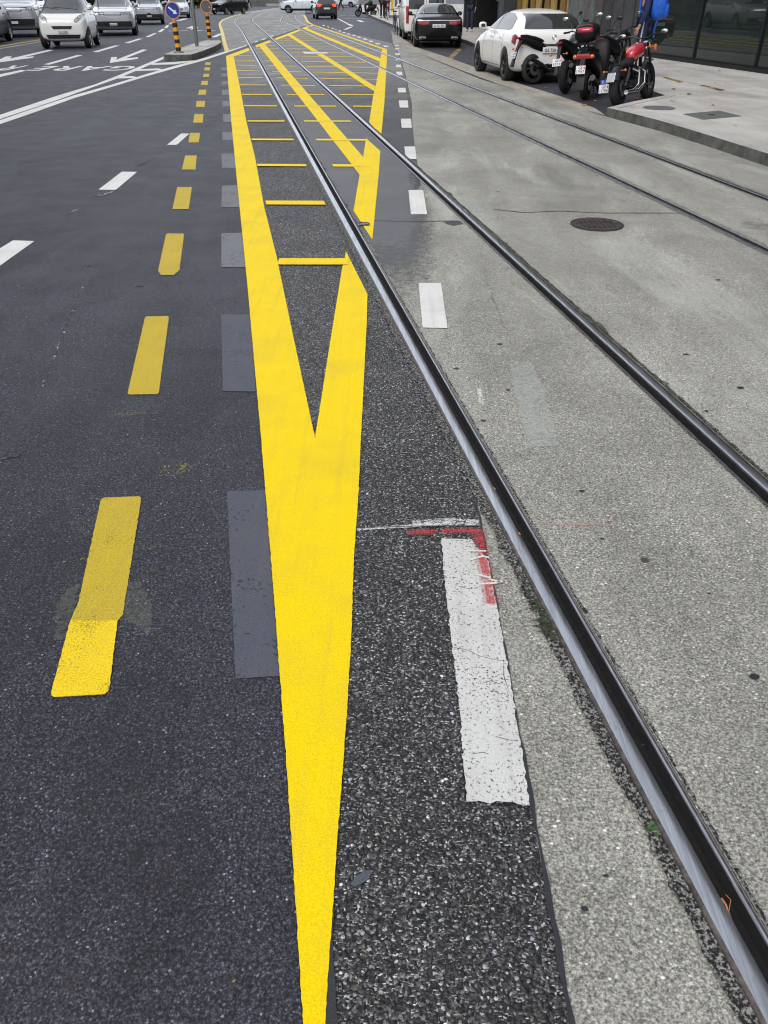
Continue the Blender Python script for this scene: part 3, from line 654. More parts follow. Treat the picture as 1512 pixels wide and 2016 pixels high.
# white lines of the left road
for d in [[(-40,545),(0,524),(68,475.5),(26,474),(-90,545)], [(194,374),(228,374.6),(270,339),(240,338.6)], [(329,285.6),(348,285.8),(373,263.5),(357,263.2)],
          [(-30,157),(0,152),(54,139),(42,138),(0,146.5),(-30,151)], [(86,127),(98,127.5),(163,109),(152,108.6)], [(182,102.5),(192,103),(236,90),(226,89.5)], [(244,85),(254,85.3),(281,76.3),(273,76)], [(286,73),(294,73.2),(309,65.5),(303,65.2)], [(310,63.3),(317,63.5),(325,57.2),(319,57)], [(323,55),(329,55.2),(333,50),(328,49.8)], [(331,47.8),(337,48),(342,44),(337,43.8)], [(346,41),(356,41),(371,36.6),(362,36.4)]]:
    mark('white_dash', d, .0035, 'white', road)
for d in [[(182,387),(200,380),(232,376),(205,386)], [(125,424),(155,410),(150,414),(135,423)], [(70,460),(97,446),(90,453)], [(268,327),(298,313),(290,319),(278,326)], [(300,313),(312,306),(310,309)], [(0,905),(45,893),(40,898),(5,906)], [(262,562),(282,560),(280,564),(266,565)], [(168,524),(182,523),(180,526)]]:
    mark('white_scuff', d, .0032, 'white_faint', road)
mark('white_line', [(-60,243),(0,226.5),(112,189),(187,166.5),(236,147.5),(322,111.5),(322,116.5),(238,152.5),(187,170.5),(112,197.5),(0,235),(-60,252)], .0035, 'white', road, 'upper line of the solid white double line')
mark('white_line', [(-60,253),(0,237),(67.5,213.8),(146,188),(225,165.5),(292,145),(340,131),(400,115),(440,102.5),(483,88),(490,89),(445,104.5),(402,119),(340,136),(292,149.5),(225,170),(146,193.6),(67.5,221.7),(0,245),(-60,262)], .0035, 'white', road, 'lower line of the solid white double line', clip=CLEAR)
for d in [[(229,151),(262,150),(272,153.5),(233,155)], [(262,137),(312,135),(325,138.5),(268,140)], [(292,125.5),(338,122.5),(398,118),(404,117),(345,127),(300,128)]]:
    mark('white_rung', d, .0042, 'white', road)
mark('lane_arrow', [(216,124.5),(219,112.6),(231,112.6),(228.5,118),(281,97.5),(290,98.4),(247,115.2),(272.5,112.8),(271,116),(240,120.5)], .0035, 'white', road, 'white lane arrow right of the lettering')
mark('lane_arrow', [(-30,130),(0,117),(11,111.5),(23,111),(20,115.5),(95,98.3),(105,99.2),(47,113),(67,111),(65,113.8),(0,123)], .0035, 'white', road, 'white lane arrow in front of the small white car')
mark('lane_arrow', [(365,56),(378,51.5),(384,54),(392,55),(374,58.5),(378,56)], .0035, 'white', road)
for a, b_ in [((331,61.2),(352,61.2)), ((354,61),(370,60.6)), ((384,60.6),(398,60)), ((404,61),(424,60.8))]:
    sheet('white_dash', strip([G(*a), G(*b_)], .35), .0035, 'white', road)
def letters(txt, p, width, height, rot, par, name='lettering', mat='white', z=.0035, label=None):
    cu = bpy.data.curves.new(name, 'FONT'); cu.body = txt; cu.align_x = 'CENTER'; cu.resolution_u = 3
    cu.space_character = 1.15; cu.offset = .018
    o = bpy.data.objects.new(name, cu); C.objects.link(o); dg = bpy.context.evaluated_depsgraph_get()
    me = bpy.data.meshes.new_from_object(o.evaluated_get(dg)); bpy.data.objects.remove(o)
    xs = [q.co.x for q in me.vertices]; ys = [q.co.y for q in me.vertices]; wx = max(xs)-min(xs); hy_ = max(ys)-min(ys); cx = (max(xs)+min(xs))/2; cy = (max(ys)+min(ys))/2
    for q in me.vertices: q.co = ((q.co.x-cx)/wx*width, (q.co.y-cy)/hy_*height, 0)
    me.materials.clear(); me.materials.append(MAT[mat])
    o = bpy.data.objects.new(name, me); C.objects.link(o); o.parent = par; o.location = (p[0], p[1], z); o.rotation_euler = rot
    if label: o['label'] = label
    return o
pa, pb = G(66, 135), G(264, 134)
letters('GARE', ((pa.x+pb.x)/2, (G(160,130).y+G(160,139.5).y)/2), (pb-pa).length, G(160,130.2).y-G(160,139.5).y, (0, 0, math.pi), road, label='the word GARE in white, facing the oncoming cars')
pc = G(8, 134); letters('R', (G(18,134).x, pc.y), .42, 1.5, (0, 0, math.pi), road)
# far lines
def ln(px, w_, mat, z, par, name, label=None, clip=None): return sheet(name, strip(dens([G(*p) for p in px], 4), w_), z, mat, par, clip=clip, label=label)
ln([(447,101),(442,85),(437.5,64),(433,50),(434,44),(440,39.5),(455,33.5),(475,28)], .14, 'yellow_pale', .0065, junction, 'yellow_line', 'pale yellow line curving past the traffic island')
ln([(614,48),(606,43),(603,38),(599,30)], .15, 'yellow_pale', .0065, junction, 'yellow_line')
ln([(470,28.5),(500,22),(560,14)], .14, 'white', .0065, junction, 'white_line')
ln([(420,73.5),(437,66)], .22, 'white', .0036, road, 'white_line', clip=None)
ln([(664,36),(674,41.5),(684,46.5)], .14, 'white', .0036, road, 'white_line'); ln([(684,47),(690,49.5),(693.5,51.5)], .2, 'white', .0046, road, 'white_line'); ln([(692,53),(686,55.5),(679,58.5)], .16, 'white', .0036, road, 'white_line')
for a, b_ in [((668,30.5),(680,30.3)), ((688,31),(702,30.8)), ((672,36.3),(720,36.6)), ((705,40),(714,43.5)), ((636,39.5),(642,39.5)), ((576,25.5),(640,25.5))]:
    sheet('white_dash', strip([G(*a), G(*b_)], .3), .0072, 'white', road)
sheet('yellow_line', strip([G(-60,103.5), G(0,91.5), G(66,80.5), G(120,72)], .16), .0036, 'yellow_old', road, label='yellow line along the row of parked cars on the left')
sheet('pale_gutter', strip([G(-60,108.5), G(0,95.8), G(66,84.5), G(120,75)], .16), .0028, 'beige', road)
ln([(883,118.5),(905,96.5)], .16, 'yellow_faint', .0035, road, 'faded_line'); ln([(895,120.5),(920,124),(948,128.5)], .10, 'white_faint', .0035, road, 'faded_line'); ln([(862,97),(900,102),(945,108)], .07, 'white_faint', .0035, road, 'faded_line')
# spray marks
sheet('spray_line', strip(PX([(703,1047),(760,1043),(815,1040),(880,1036),(945,1037)]), .016), .0108, 'spray_white', coarse_road, label='white sprayed line across the coarse asphalt')
sheet('spray_line', strip(PX([(812,1036),(880,1030),(943,1034)]), .035), .0112, 'spray_white', coarse_road)
sheet('spray_line', strip(PX([(703,1044.5),(800,1041),(942,1040)]), .004), .0116, 'seal', coarse_road)
for w_, mt, z_ in ((.040, 'spray_red_soft', .0116), (.020, 'spray_red', .0120)):
    sheet('spray_line', strip(PX([(800,1054),(830,1052),(862,1052)]), w_*.9), z_, mt, coarse_road, label='red sprayed corner around the thick white dash' if mt == 'spray_red' else None)
    sheet('spray_line', strip(PX([(870,1051),(900,1050),(940,1050)]), w_), z_+.0002, mt, coarse_road)
    sheet('spray_line', strip(PX([(940,1048),(946,1080),(951,1110),(957,1140),(962,1165),(966,1194)]), w_*1.25), z_+.0008, mt, coarse_road)
for l_ in ([(889,1278),(920,1285),(945,1297),(980,1305),(991,1305)], [(991,1306),(991,1335),(998,1357),(1004,1372)], [(975,1455),(1000,1462),(1019,1463)], [(905,1160),(925,1164),(940,1161)], [(950,1350),(965,1345),(985,1352)], [(928,1490),(950,1486),(962,1490)]):
    seam('paint_crack', PX(l_), .0013, Z+.0006, 'seal', coarse_road, None, .002, .01)
for l_ in [[(920,1090),(957,1091)], [(925,1108),(950,1101),(962,1104)], [(935,1136),(966,1144)], [(942,1156),(975,1154),(988,1150)], [(962,1146),(985,1153)]]:
    sheet('spray_line', strip(PX(l_), .009), .0136, 'spray_white2', coarse_road)
sheet('spray_line', strip(PX([(1060,1034),(1120,1036),(1207,1038)]), .010), .0085, 'spray_pink', lane, label='thin pink chalk line on the concrete', clip=TRENCH)
sheet('spray_line', strip(PX([(943,768),(946,785),(948,800)]), .022), .0085, 'spray_white', lane)
sheet('pale_patch', [PX([(1003,722),(1045,715),(1070,770),(1085,830),(1100,880),(1045,885),(1025,830)])], .0082, 'ghost_white', lane, jit=(.02, .008))
sheet('pale_patch', [PX([(878,300),(905,298),(910,318),(885,320)]), PX([(905,395),(940,395),(950,418),(915,418)])], .0082, 'ghost_white', lane, jit=(.05, .01))
sheet('spray_line', strip(PX([(112,1112),(140,1105),(166,1101)]), .010), .0034, 'spray_yellow', road); sheet('spray_line', strip(PX([(275,1088),(300,1080),(318,1068)]), .008), .0034, 'spray_yellow', road)
sheet('spray_line', [PX([(312,940),(320,918),(368,914),(385,925),(350,938)])], .0034, 'spray_yellow', road); sheet('spray_line', strip(PX([(461,1870),(460,1940),(462,2016)]), .005), .0034, 'spray_yellow', road)
sheet('spray_line', [PX([(210,818),(260,812),(310,815),(260,820)])], .0034, 'spray_yellow', road)
ov = sheet('overspray', [PX([(108,1260),(105,1215),(120,1175),(155,1145),(150,1190),(137,1224),(125,1262)]), PX([(250,1145),(280,1150),(298,1185),(299,1250),(270,1235),(240,1216)])], .0028, 'ghost', road, label='pale ghost of old paint either side of the nearest yellow dash', jit=(.006, .008))

# ------------------------------------------------------------ pavement on the right and beyond
PZ = .12
def kerbed(name, outline, z, kerb_n, label=None, kw=.16):
    """raised slab with granite kerb stones along the first kerb_n edges of its outline"""
    m = MB(); m.prism([(p.x, p.y) for p in outline], -.05, z)
    o = struct(m.obj(name, 'pavement')); 
    edge = outline[:kerb_n+1]; a = offs([flat(p) for p in edge], -.004); b = offs([flat(p) for p in edge], kw)
    for i in range(len(a)-1):
        n = max(1, int((a[i+1]-a[i]).length/1.6+.5))
        for j in range(n):
            g_ = .004/((a[i+1]-a[i]).length or 1)
            t0, t1 = j/n+(g_ if j else 0), (j+1)/n-(g_ if j < n-1 else 0)
            q = [a[i].lerp(a[i+1], t0), b[i].lerp(b[i+1], t0), b[i].lerp(b[i+1], t1), a[i].lerp(a[i+1], t1)]
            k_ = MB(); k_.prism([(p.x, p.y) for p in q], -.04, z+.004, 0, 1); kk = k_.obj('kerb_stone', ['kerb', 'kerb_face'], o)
    return o
near_edge = [Vector((6.3, -4, 0)), Vector((5.1, 4, 0)), Vector((4.55, 6.6, 0)), G(1512,303,PZ), G(1400,268,PZ), G(1300,238,PZ), G(1240,222.5,PZ), G(1196,212.5,PZ), G(1250,199.5,PZ), G(1310,188,PZ)]
back = [G(1240,164,PZ), G(1120,131,PZ), G(1000,104,PZ), G(944,90,PZ), G(918,79,PZ), G(880,70,PZ), G(850,60,PZ)]
# the facade line on the pavement
FA, FB = G(1280,112,PZ), G(1512,145,PZ); fd = (FA-FB).normalized(); fn = Vector((-fd.y, fd.x, 0))
if fn.x > 0: fn = -fn                                            # towards the street
def fac(px):                                                    # point of the facade line seen in photograph column px
    d = Vector((px-756, 0, 0))
    best = None
    lo, hi = -10.0, 60.0
    for _ in range(50):
        t = (lo+hi)/2; p = FB + fd*t
        y = p.y*math.cos(TH) + (CAM_H-PZ)*math.sin(TH)
        u = 756 + F_PX*p.x/y
        if u > px: lo = t
        else: hi = t
    return FB + fd*t
PVT = near_edge + back + [fac(852), fac(852)-fn*9, FB-fd*30-fn*9]
pavement = kerbed('pavement', PVT, PZ, len(near_edge)+len(back)-2)
far_pave = kerbed('far_pavement', [G(789,56,.12), G(778,51,.12), G(760,43,.12), G(744,37,.12), G(733,32,.12), G(715,24,.12), G(700,10,.12), Vector((60, 170, 0)), Vector((60, 58, 0)), Vector((14, 44, 0)), Vector((4.3, 46, 0)), G(806,62,.12)], .128, 6)
for px in [[(1302,151.5),(1308,151),(1346,161),(1338,163)], [(1377,168.5),(1384,167.5),(1428,177),(1420,179.5)]]:
    sheet('yellow_mark', [[flat(p) for p in PX(px, PZ)]], PZ+.004, 'yellow_faint', pavement, jit=(.04, .012))
def disc(name, c, r, z, mat, label, cat, rot=0, sq=False, ribs=True):
    t = thing(name, label, cat, (c.x, c.y, z))
    m = MB()
    if sq: m.box((0, 0, .004), (r*2, r*2, .008), Matrix.Rotation(rot, 4, 'Z'))
    else: m.lathe([(0, .008), (r*.93, .008), (r*.95, .004), (r*.96, .001), (r*.965, .008), (r, .008), (r, .0)], n=40)
    m.obj('lid', mat, t)
    q = MB()
    if ribs:
        for i in range(-4, 5):
            for j in range(-4, 5):
                if (i*i+j*j) < 17 or sq: q.box((i*r*.19, j*r*.19, .0095), (r*.10, r*.10, .004), Matrix.Rotation(rot, 4, 'Z') if sq else Matrix.Rotation(R(45)*((i+j) % 2), 4, 'Z'))
        if sq: q = MB(); [q.box(Matrix.Rotation(rot, 4, 'Z') @ Vector((i*r*.22, 0, .0095)), (r*.06, r*1.8, .004), Matrix.Rotation(rot, 4, 'Z')) for i in range(-4, 5)]
        q.cyl((0, 0, .004), (0, 0, .013), r*.07, n=12)
        q.obj('tread', mat, t)
    return t
mc = G(1175,444); disc('manhole_cover', mc, abs(G(1227,444).x-G(1124,444).x)/2, .006, 'iron', 'round rusty brown manhole cover in the pale concrete', 'manhole cover')
pcov = G(1297,213,PZ); disc('manhole_cover', pcov, .23, PZ+.001, 'pole_grey', 'round grey cover near the corner of the pavement', 'manhole cover', ribs=False)
qa = PX([(1345,225),(1415,218.5),(1460,229),(1384,236)], PZ); cc = sum(qa, Vector())/4
t_ = thing('access_cover', 'grey rectangular metal cover in the pavement', 'access cover', (cc.x, cc.y, PZ))
m = MB(); m.prism([((p-cc).x, (p-cc).y) for p in qa], .0, .006); m.obj('lid', 'pole_grey', t_)
m = MB(); m.cyl((0, 0, .004), (0, 0, .010), .05, n=16); m.obj('handle', 'iron', t_)
drain = G(1488,446); sheet('stain', [[drain+Vector((math.cos(a)*.12, math.sin(a)*.14, 0)) for a in [i*.5 for i in range(12)]]], .009, 'stain', lane)

# ------------------------------------------------------------ traffic island, bollards, pole
IZ = .15
isl = PX([(323,107),(354,107.8),(376.6,107),(398,100.5),(423,90.5),(434,84),(435,80.5),(430,78.8),(405,79),(380,86),(356,94)], IZ)
isl = isl[::-1]
cen = sum(isl, Vector())/len(isl)
m = MB(); m.prism([(p.x, p.y) for p in isl], -.05, IZ-.004); island = struct(m.obj('traffic_island', 'pavement'), 'raised traffic island with a dark kerb')
ring = [flat(p) for p in isl]; inner = [p + (flat(cen)-p).normalized()*.14 for p in ring]; n = len(ring)
k_ = MB()
for i in range(n):
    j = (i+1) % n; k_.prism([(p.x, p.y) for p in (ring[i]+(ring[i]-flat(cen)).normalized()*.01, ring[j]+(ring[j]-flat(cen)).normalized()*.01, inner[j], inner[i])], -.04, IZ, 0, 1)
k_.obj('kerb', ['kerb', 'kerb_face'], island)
def bollard(px, label, back=False, rot=0, lean=(0, 0)):
    p = G(*px, IZ); t = thing('sign_bollard', label, 'bollard', (p.x, p.y, IZ), rot, 'striped bollards on the traffic island'); t.rotation_euler = (lean[0], lean[1], rot)
    m = MB(); m.lathe([(.0, .04), (.115, .035), (.135, .02), (.14, 0)], n=28); m.obj('base', 'pole_grey', t, True)
    m = MB(); h = .66/7
    for i in range(7):
        m = MB(); m.lathe([(.071, .035+h*i), (.071, .035+h*(i+1))] + ([(.066, .70), (0, .70)] if i == 6 else []), n=28)
        m.obj('black_band' if i % 2 == 0 else 'yellow_band', 'band_black' if i % 2 == 0 else 'band_yellow', t, True)
    m = MB(); m.lathe([(.035, .70), (.034, .80), (.05, .805), (.05, .70)], n=16); m.obj('neck', 'rim_orange', t, True)
    zc = .99
    m = MB(); m.lathe([(0, .012), (.172, .012), (.172, .02), (.203, .020), (.207, .010), (.207, -.02), (.200, -.026), (0, -.026)], (0, 0, zc), 'Y', 48)
    m.obj('rim', 'rim_orange', t, True)
    m = MB(); m.lathe([(0, -.030), (.176, -.030), (.178, -.026)], (0, 0, zc), 'Y', 48)
    f = m.obj('sign_face', 'sign_back' if back else 'sign_blue', t)
    if not back:
        m = MB(); M = Matrix.Rotation(R(38), 4, 'Y')
        pts = [(-.13, .022), (.04, .022), (.04, .062), (.135, 0), (.04, -.062), (.04, -.022), (-.13, -.022)]
        vs = []
        for y in (-.034, -.031):
            for a, b_ in pts: q = M @ Vector((a, 0, b_)); vs.append((q.x, y, zc+q.z))
        n_ = len(pts); m.add(vs, [tuple(range(n_))[::-1]] + [(i, (i+1) % n_, n_+(i+1) % n_, n_+i) for i in range(n_)])
        m.obj('arrow', 'sign_white', f)
    else:
        m = MB(); m.cyl((.11, -.034, zc-.02), (.11, -.028, zc-.02), .018); m.obj('reflector', 'sign_white', f)
    for q in f.data.polygons:
        if q.normal.y > 0: q.flip()
    return t
bollard((352,103.5), 'black and yellow bollard with blue arrow sign, nearest end of the island', rot=R(4), lean=(0, R(-1)))
bollard((413,77.5), 'black and yellow bollard with grey disc, far end of the island', True, rot=R(-2))
p = G(388, 92, IZ); t = thing('lamp_post', 'plain grey steel post standing between the two striped bollards', 'lamp post', (p.x, p.y, IZ))
m = MB(); m.lathe([(0, .012), (.15, .010), (.16, 0)], n=28); m.obj('base_plate', 'kerb', t)
m = MB(); m.lathe([(.056, .01), (.055, 1.2), (.048, 1.22), (.04, 7.2), (0, 7.2)], n=20); m.obj('pole', 'pole_grey', t, True)
m = MB(); m.tube([(0, 0, 7.1), (.1, 0, 7.5), (.5, 0, 7.8), (1.3, 0, 7.95)], .03); m.obj('arm', 'pole_grey', t, True)
m = MB(); m.loft([(-.12, 7.95, .10, .03, 1.5), (0, 7.96, .28, .05, 1.5), (.12, 7.95, .10, .03, 1.5)]); m.obj('lamp_head', 'pole_grey', t, True)

# ------------------------------------------------------------ buildings
def facade_box(m, a, b, z0, z1, depth, out=0.0, mi=0):
    """box on the facade line between points a and b, from out (towards the street) back by depth"""
    q = [a+fn*out, b+fn*out, b+fn*(out-depth), a+fn*(out-depth)]
    m.prism([(p.x, p.y) for p in q], z0, z1, mi)
shop = thing('shop_building', 'building with dark glass shop front, scribbled pillar and ochre panels', 'building', tuple(fac(1265)))
inv = Matrix.Translation(-shop.location)
def shop_part(name, mat, m, smooth=False):
    o = m.obj(name, mat, shop, smooth); o.data.transform(inv); return o
x0 = FB - fd*16
gl_end, pil_a, pil_b, och_b, arc_b = fac(1268), fac(1178), fac(1127), fac(990), fac(872)
m = MB(); facade_box(m, x0, gl_end, PZ-.02, PZ+.08, .3, .10); shop_part('plinth', 'mullion', m)
m = MB(); facade_box(m, x0, arc_b, PZ+3.6, 16, 14, .0); shop_part('wall', 'wall_grey', m)
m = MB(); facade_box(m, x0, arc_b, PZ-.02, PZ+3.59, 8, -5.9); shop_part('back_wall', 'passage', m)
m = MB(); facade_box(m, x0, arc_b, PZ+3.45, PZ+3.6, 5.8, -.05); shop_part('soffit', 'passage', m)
m = MB(); facade_box(m, arc_b-fd*.3, arc_b-fd*.05, PZ-.02, PZ+3.44, 4.9, -1.0); shop_part('added_partition', 'passage', m)  # added near-black partition, closes the view so the passage stays dark
Ltot = (gl_end-x0).length; step = 2.55; nn = int(Ltot/step)
for i in range(nn+1):
    a = gl_end - fd*step*i
    if i < nn:
        m = MB(); facade_box(m, a-fd*(step-.03), a-fd*.03, PZ+.08, PZ+3.3, .03, .02); shop_part('window_pane', 'shop_glass', m)
        m = MB(); facade_box(m, a-fd*(step-.03), a-fd*.03, PZ+.085, PZ+.115, .05, .045); shop_part('window_sill', 'mullion', m)
    m = MB(); facade_box(m, a-fd*.03, a+fd*.03, PZ+.08, PZ+3.45, .12, .06); shop_part('mullion', 'mullion', m)
m = MB(); facade_box(m, x0, gl_end, PZ+3.3, PZ+3.6, .2, .08); shop_part('fascia', 'mullion', m)
m = MB(); facade_box(m, gl_end+fd*.02, pil_a, PZ-.02, PZ+3.6, .5, .05)
shop_part('dark_wall', 'wall_dark', m)
m = MB()
for i in range(4):
    a = gl_end.lerp(pil_a, .05+i*.24); b_ = gl_end.lerp(pil_a, .26+i*.24); facade_box(m, a, b_, PZ+.1, PZ+1.35, .03, .072)
shop_part('metal_panel', 'wall_dark', m)
m = MB(); facade_box(m, pil_a+fd*.01, pil_b, PZ-.02, PZ+3.6, .9, .30); shop_part('pillar', 'graffiti', m)
m = MB(); facade_box(m, pil_b+fd*.01, pil_b+fd*1.1, PZ-.02, PZ+3.5, .2, -.25); po = shop_part('pilaster', 'ochre_light', m)
m = MB(); q = pil_b+fd*.5; facade_box(m, q, q+fd*.42, PZ+1.25, PZ+1.75, .03, -.22); bd = shop_part('notice', 'passage', m)
m = MB(); facade_box(m, q+fd*.12, q+fd*.30, PZ+1.32, PZ+1.52, .01, -.212); shop_part('notice_picture', 'board_yellow', m)
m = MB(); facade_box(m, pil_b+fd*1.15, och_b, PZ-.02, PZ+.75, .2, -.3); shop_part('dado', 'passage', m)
nb = 8
for i in range(nb):
    a = (pil_b+fd*1.2).lerp(och_b, i/nb); b_ = (pil_b+fd*1.2).lerp(och_b, (i+.62)/nb); m = MB(); facade_box(m, a, b_, PZ+.75, PZ+3.4, .06, -.34-.05*(i % 2)); shop_part('ochre_panel', 'ochre' if i % 2 else 'ochre_light', m)
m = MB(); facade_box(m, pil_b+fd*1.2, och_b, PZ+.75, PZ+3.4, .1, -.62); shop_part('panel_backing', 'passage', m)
m = MB(); facade_box(m, och_b+fd*.01, och_b+fd*.6, PZ-.02, PZ+3.6, .6, .05); shop_part('column', 'wall_dark', m)
for i in range(3):
    a = och_b + fd*(7+7*i)
    if a.y < arc_b.y-2 and i > 0: m = MB(); facade_box(m, a, a+fd*.6, PZ-.02, PZ+3.6, .6, .05); shop_part('column', 'wall_dark', m)
for f in range(3):
    for i in range(14):
        a = x0 + fd*(2+4.4*i); m = MB(); facade_box(m, a, a+fd*2.2, 5+f*3.7, 7.2+f*3.7, .1, .04)
        if a.y < arc_b.y-3: shop_part('window', 'glass', m)
# opposite side of the street (seen mirrored in glass and paint)
def block(name, label, a, b, depth, h, matw, floors, wn, cat='building'):
    d = (b-a).normalized(); nrm = Vector((d.y, -d.x, 0)); t = thing(name, label, cat, (a.x, a.y, 0))
    iv = Matrix.Translation(-Vector((a.x, a.y, 0)))
    def pr(nm, mat, p, q, z0, z1, o0, o1):
        m = MB(); m.prism([(v.x, v.y) for v in (p+nrm*o0, q+nrm*o0, q+nrm*o1, p+nrm*o1)], z0, z1); o = m.obj(nm, mat, t); o.data.transform(iv); return o
    pr('wall', matw, a, b, -.1, h, 0, -depth); pr('roof', 'roof_dark', a-d*.3, b+d*.3, h, h+.5, .4, -depth-.3)
    L_ = (b-a).length
    for f in range(floors):
        for i in range(wn):
            p = a + d*(L_*(i+.25)/wn); q = p + d*(L_*.45/wn); z0 = 1.0 + f*(h-1)/floors
            pr('window', 'glass', p, q, z0, z0+(h-1)/floors*.58, .03, -.05)
    return t
block('apartment_building', 'pale apartment block across the street on the far left', Vector((-19, 2, 0)), Vector((-26, 38, 0)), 10, 14, 'wall_pale', 4, 12)
block('apartment_building', 'grey apartment block further up the street on the left', Vector((-27, 42, 0)), Vector((-38, 100, 0)), 10, 16, 'wall_grey', 4, 16)
block('apartment_building', 'grey block right of the far pavement', Vector((24, 150, 0)), Vector((16, 70, 0)), 12, 14, 'wall_grey', 4, 16)

# ------------------------------------------------------------ cars
def bake(o, remove=True):
    dg = bpy.context.evaluated_depsgraph_get(); me = bpy.data.meshes.new_from_object(o.evaluated_get(dg)); bpy.data.objects.remove(o); return me
T = {
 'hatch': [(.5,.21,.70,.43,.56,.46),(.475,.155,.90,.475,.74,.53),(.37,.13,.985,.52,.83,.60),(.22,.12,1,.615,.81,.685),(.08,.12,1,.65,.72,.91),(0,.12,1,.66,.68,.985),(-.16,.12,1,.665,.68,1.0),(-.32,.125,1,.68,.67,.985),(-.415,.14,.99,.69,.69,.945),(-.468,.16,.98,.69,.76,.755),(-.488,.18,.96,.66,.78,.69),(-.498,.22,.91,.56,.74,.62)],
 'smart': [(.5,.2,.74,.42,.62,.46),(.47,.14,.93,.50,.80,.56),(.36,.12,1,.58,.84,.65),(.28,.12,1,.6,.82,.70),(.10,.12,1,.62,.74,.93),(0,.12,1,.62,.72,.99),(-.2,.12,1,.62,.70,1),(-.38,.13,1,.62,.70,.95),(-.46,.16,.97,.6,.70,.80),(-.495,.22,.9,.55,.7,.6)],
 'suv': [(.5,.22,.76,.5,.64,.55),(.478,.15,.93,.56,.80,.62),(.37,.13,1,.60,.85,.665),(.23,.13,1,.64,.84,.70),(.09,.13,1,.65,.74,.92),(0,.13,1,.65,.72,.985),(-.2,.13,1,.655,.72,1.0),(-.38,.13,1,.66,.71,.975),(-.445,.15,.99,.66,.72,.90),(-.485,.17,.96,.64,.76,.70),(-.5,.24,.88,.55,.7,.60)],
 'sedan': [(.5,.21,.72,.42,.58,.46),(.478,.15,.92,.48,.76,.54),(.37,.13,1,.55,.84,.61),(.20,.13,1,.62,.82,.68),(.07,.13,1,.64,.72,.90),(-.02,.13,1,.65,.68,.985),(-.14,.13,1,.655,.68,1.0),(-.25,.13,1,.665,.68,.955),(-.34,.13,1,.675,.73,.80),(-.40,.135,1,.68,.80,.735),(-.465,.15,.985,.67,.80,.715),(-.495,.21,.92,.58,.76,.63)],
 'van': [(.5,.16,.80,.36,.70,.40),(.485,.12,.94,.42,.82,.46),(.42,.10,1,.47,.86,.52),(.34,.10,1,.50,.88,.66),(.24,.10,1,.52,.88,.94),(.12,.10,1,.53,.88,.995),(-.2,.10,1,.54,.88,1.0),(-.44,.10,1,.54,.88,.99),(-.485,.10,.985,.54,.88,.95),(-.5,.13,.93,.52,.84,.90)]}
DEC = {
 'hatch': dict(side=[[(.15,.70),(.055,.885),(-.035,.925),(-.045,.70)], [(-.06,.70),(-.052,.93),(-.20,.925),(-.30,.87),(-.335,.74),(-.30,.715)]], ws=[(-.76,.705),(.76,.705),(.62,.935),(-.62,.935)], rw=[(-.74,.735),(.74,.735),(.60,.925),(-.60,.925)],
   hl=[(.50,.50),(.92,.56),(.90,.47),(.56,.42)], tl=[(.46,.635),(.84,.655),(.85,.545),(.66,.53),(.52,.575)], gr=[(-.40,.46),(.40,.46),(.34,.34),(-.34,.34)], bp=[(-.80,.27),(.80,.27),(.74,.17),(-.74,.17)], axf=.305, axr=-.300, r=.325),
 'smart': dict(side=[[(.24,.66),(.10,.89),(-.02,.93),(-.10,.92),(-.12,.64)], [(-.16,.65),(-.14,.92),(-.30,.90),(-.36,.72)]], ws=[(-.84,.635),(.84,.635),(.69,.95),(-.69,.95)], rw=[(-.7,.68),(.7,.68),(.6,.9),(-.6,.9)],
   hl=[(.50,.50),(.60,.47),(.80,.53),(.93,.62),(.86,.63),(.62,.57)], tl=[(.7,.6),(.95,.62),(.95,.45),(.75,.45)], gr=[(-.42,.415),(.42,.415),(.36,.36),(-.36,.36)], bp=[(-.70,.26),(.70,.26),(.62,.19),(-.62,.19)], axf=.345, axr=-.345, r=.29),
 'suv': dict(side=[[(.165,.70),(.075,.885),(-.03,.935),(-.035,.70)], [(-.05,.70),(-.045,.935),(-.20,.935),(-.21,.70)], [(-.225,.70),(-.215,.935),(-.35,.92),(-.41,.75)]], ws=[(-.78,.71),(.78,.71),(.66,.935),(-.66,.935)], rw=[(-.74,.70),(.74,.70),(.64,.92),(-.64,.92)],
   hl=[(.46,.57),(.92,.62),(.92,.53),(.50,.51)], tl=[(.62,.64),(.85,.65),(.85,.50),(.70,.50)], gr=[(-.42,.57),(.42,.57),(.38,.50),(-.38,.50)], bp=[(-.86,.36),(.86,.36),(.80,.22),(-.80,.22)], axf=.305, axr=-.300, r=.335),
 'sedan': dict(side=[[(.14,.70),(.045,.89),(-.05,.935),(-.055,.70)], [(-.07,.70),(-.065,.935),(-.20,.92),(-.30,.80),(-.31,.72)]], ws=[(-.76,.70),(.76,.70),(.62,.93),(-.62,.93)], rw=[(-.76,.765),(.76,.765),(.62,.945),(-.62,.945)],
   hl=[(.46,.50),(.92,.55),(.92,.46),(.50,.44)], tl=[(.40,.60),(.86,.645),(.87,.55),(.62,.52),(.42,.54)], gr=[(-.36,.52),(.36,.52),(.33,.38),(-.33,.38)], bp=[(-.80,.24),(.80,.24),(.76,.16),(-.76,.16)], axf=.315, axr=-.305, r=.35),
 'van': dict(side=[[(.30,.55),(.225,.86),(.10,.90),(.09,.55)]], ws=[(-.84,.56),(.84,.56),(.76,.92),(-.76,.92)], rw=[(.10,.55),(.80,.55),(.76,.90),(.10,.90)],
   hl=[(.50,.44),(.92,.50),(.92,.38),(.56,.37)], tl=[(.78,.60),(.90,.60),(.90,.30),(.78,.30)], gr=[(-.42,.42),(.42,.42),(.38,.32),(-.38,.32)], bp=[(-.9,.16),(.9,.16),(.88,.11),(-.88,.11)], axf=.31, axr=-.30, r=.34)}
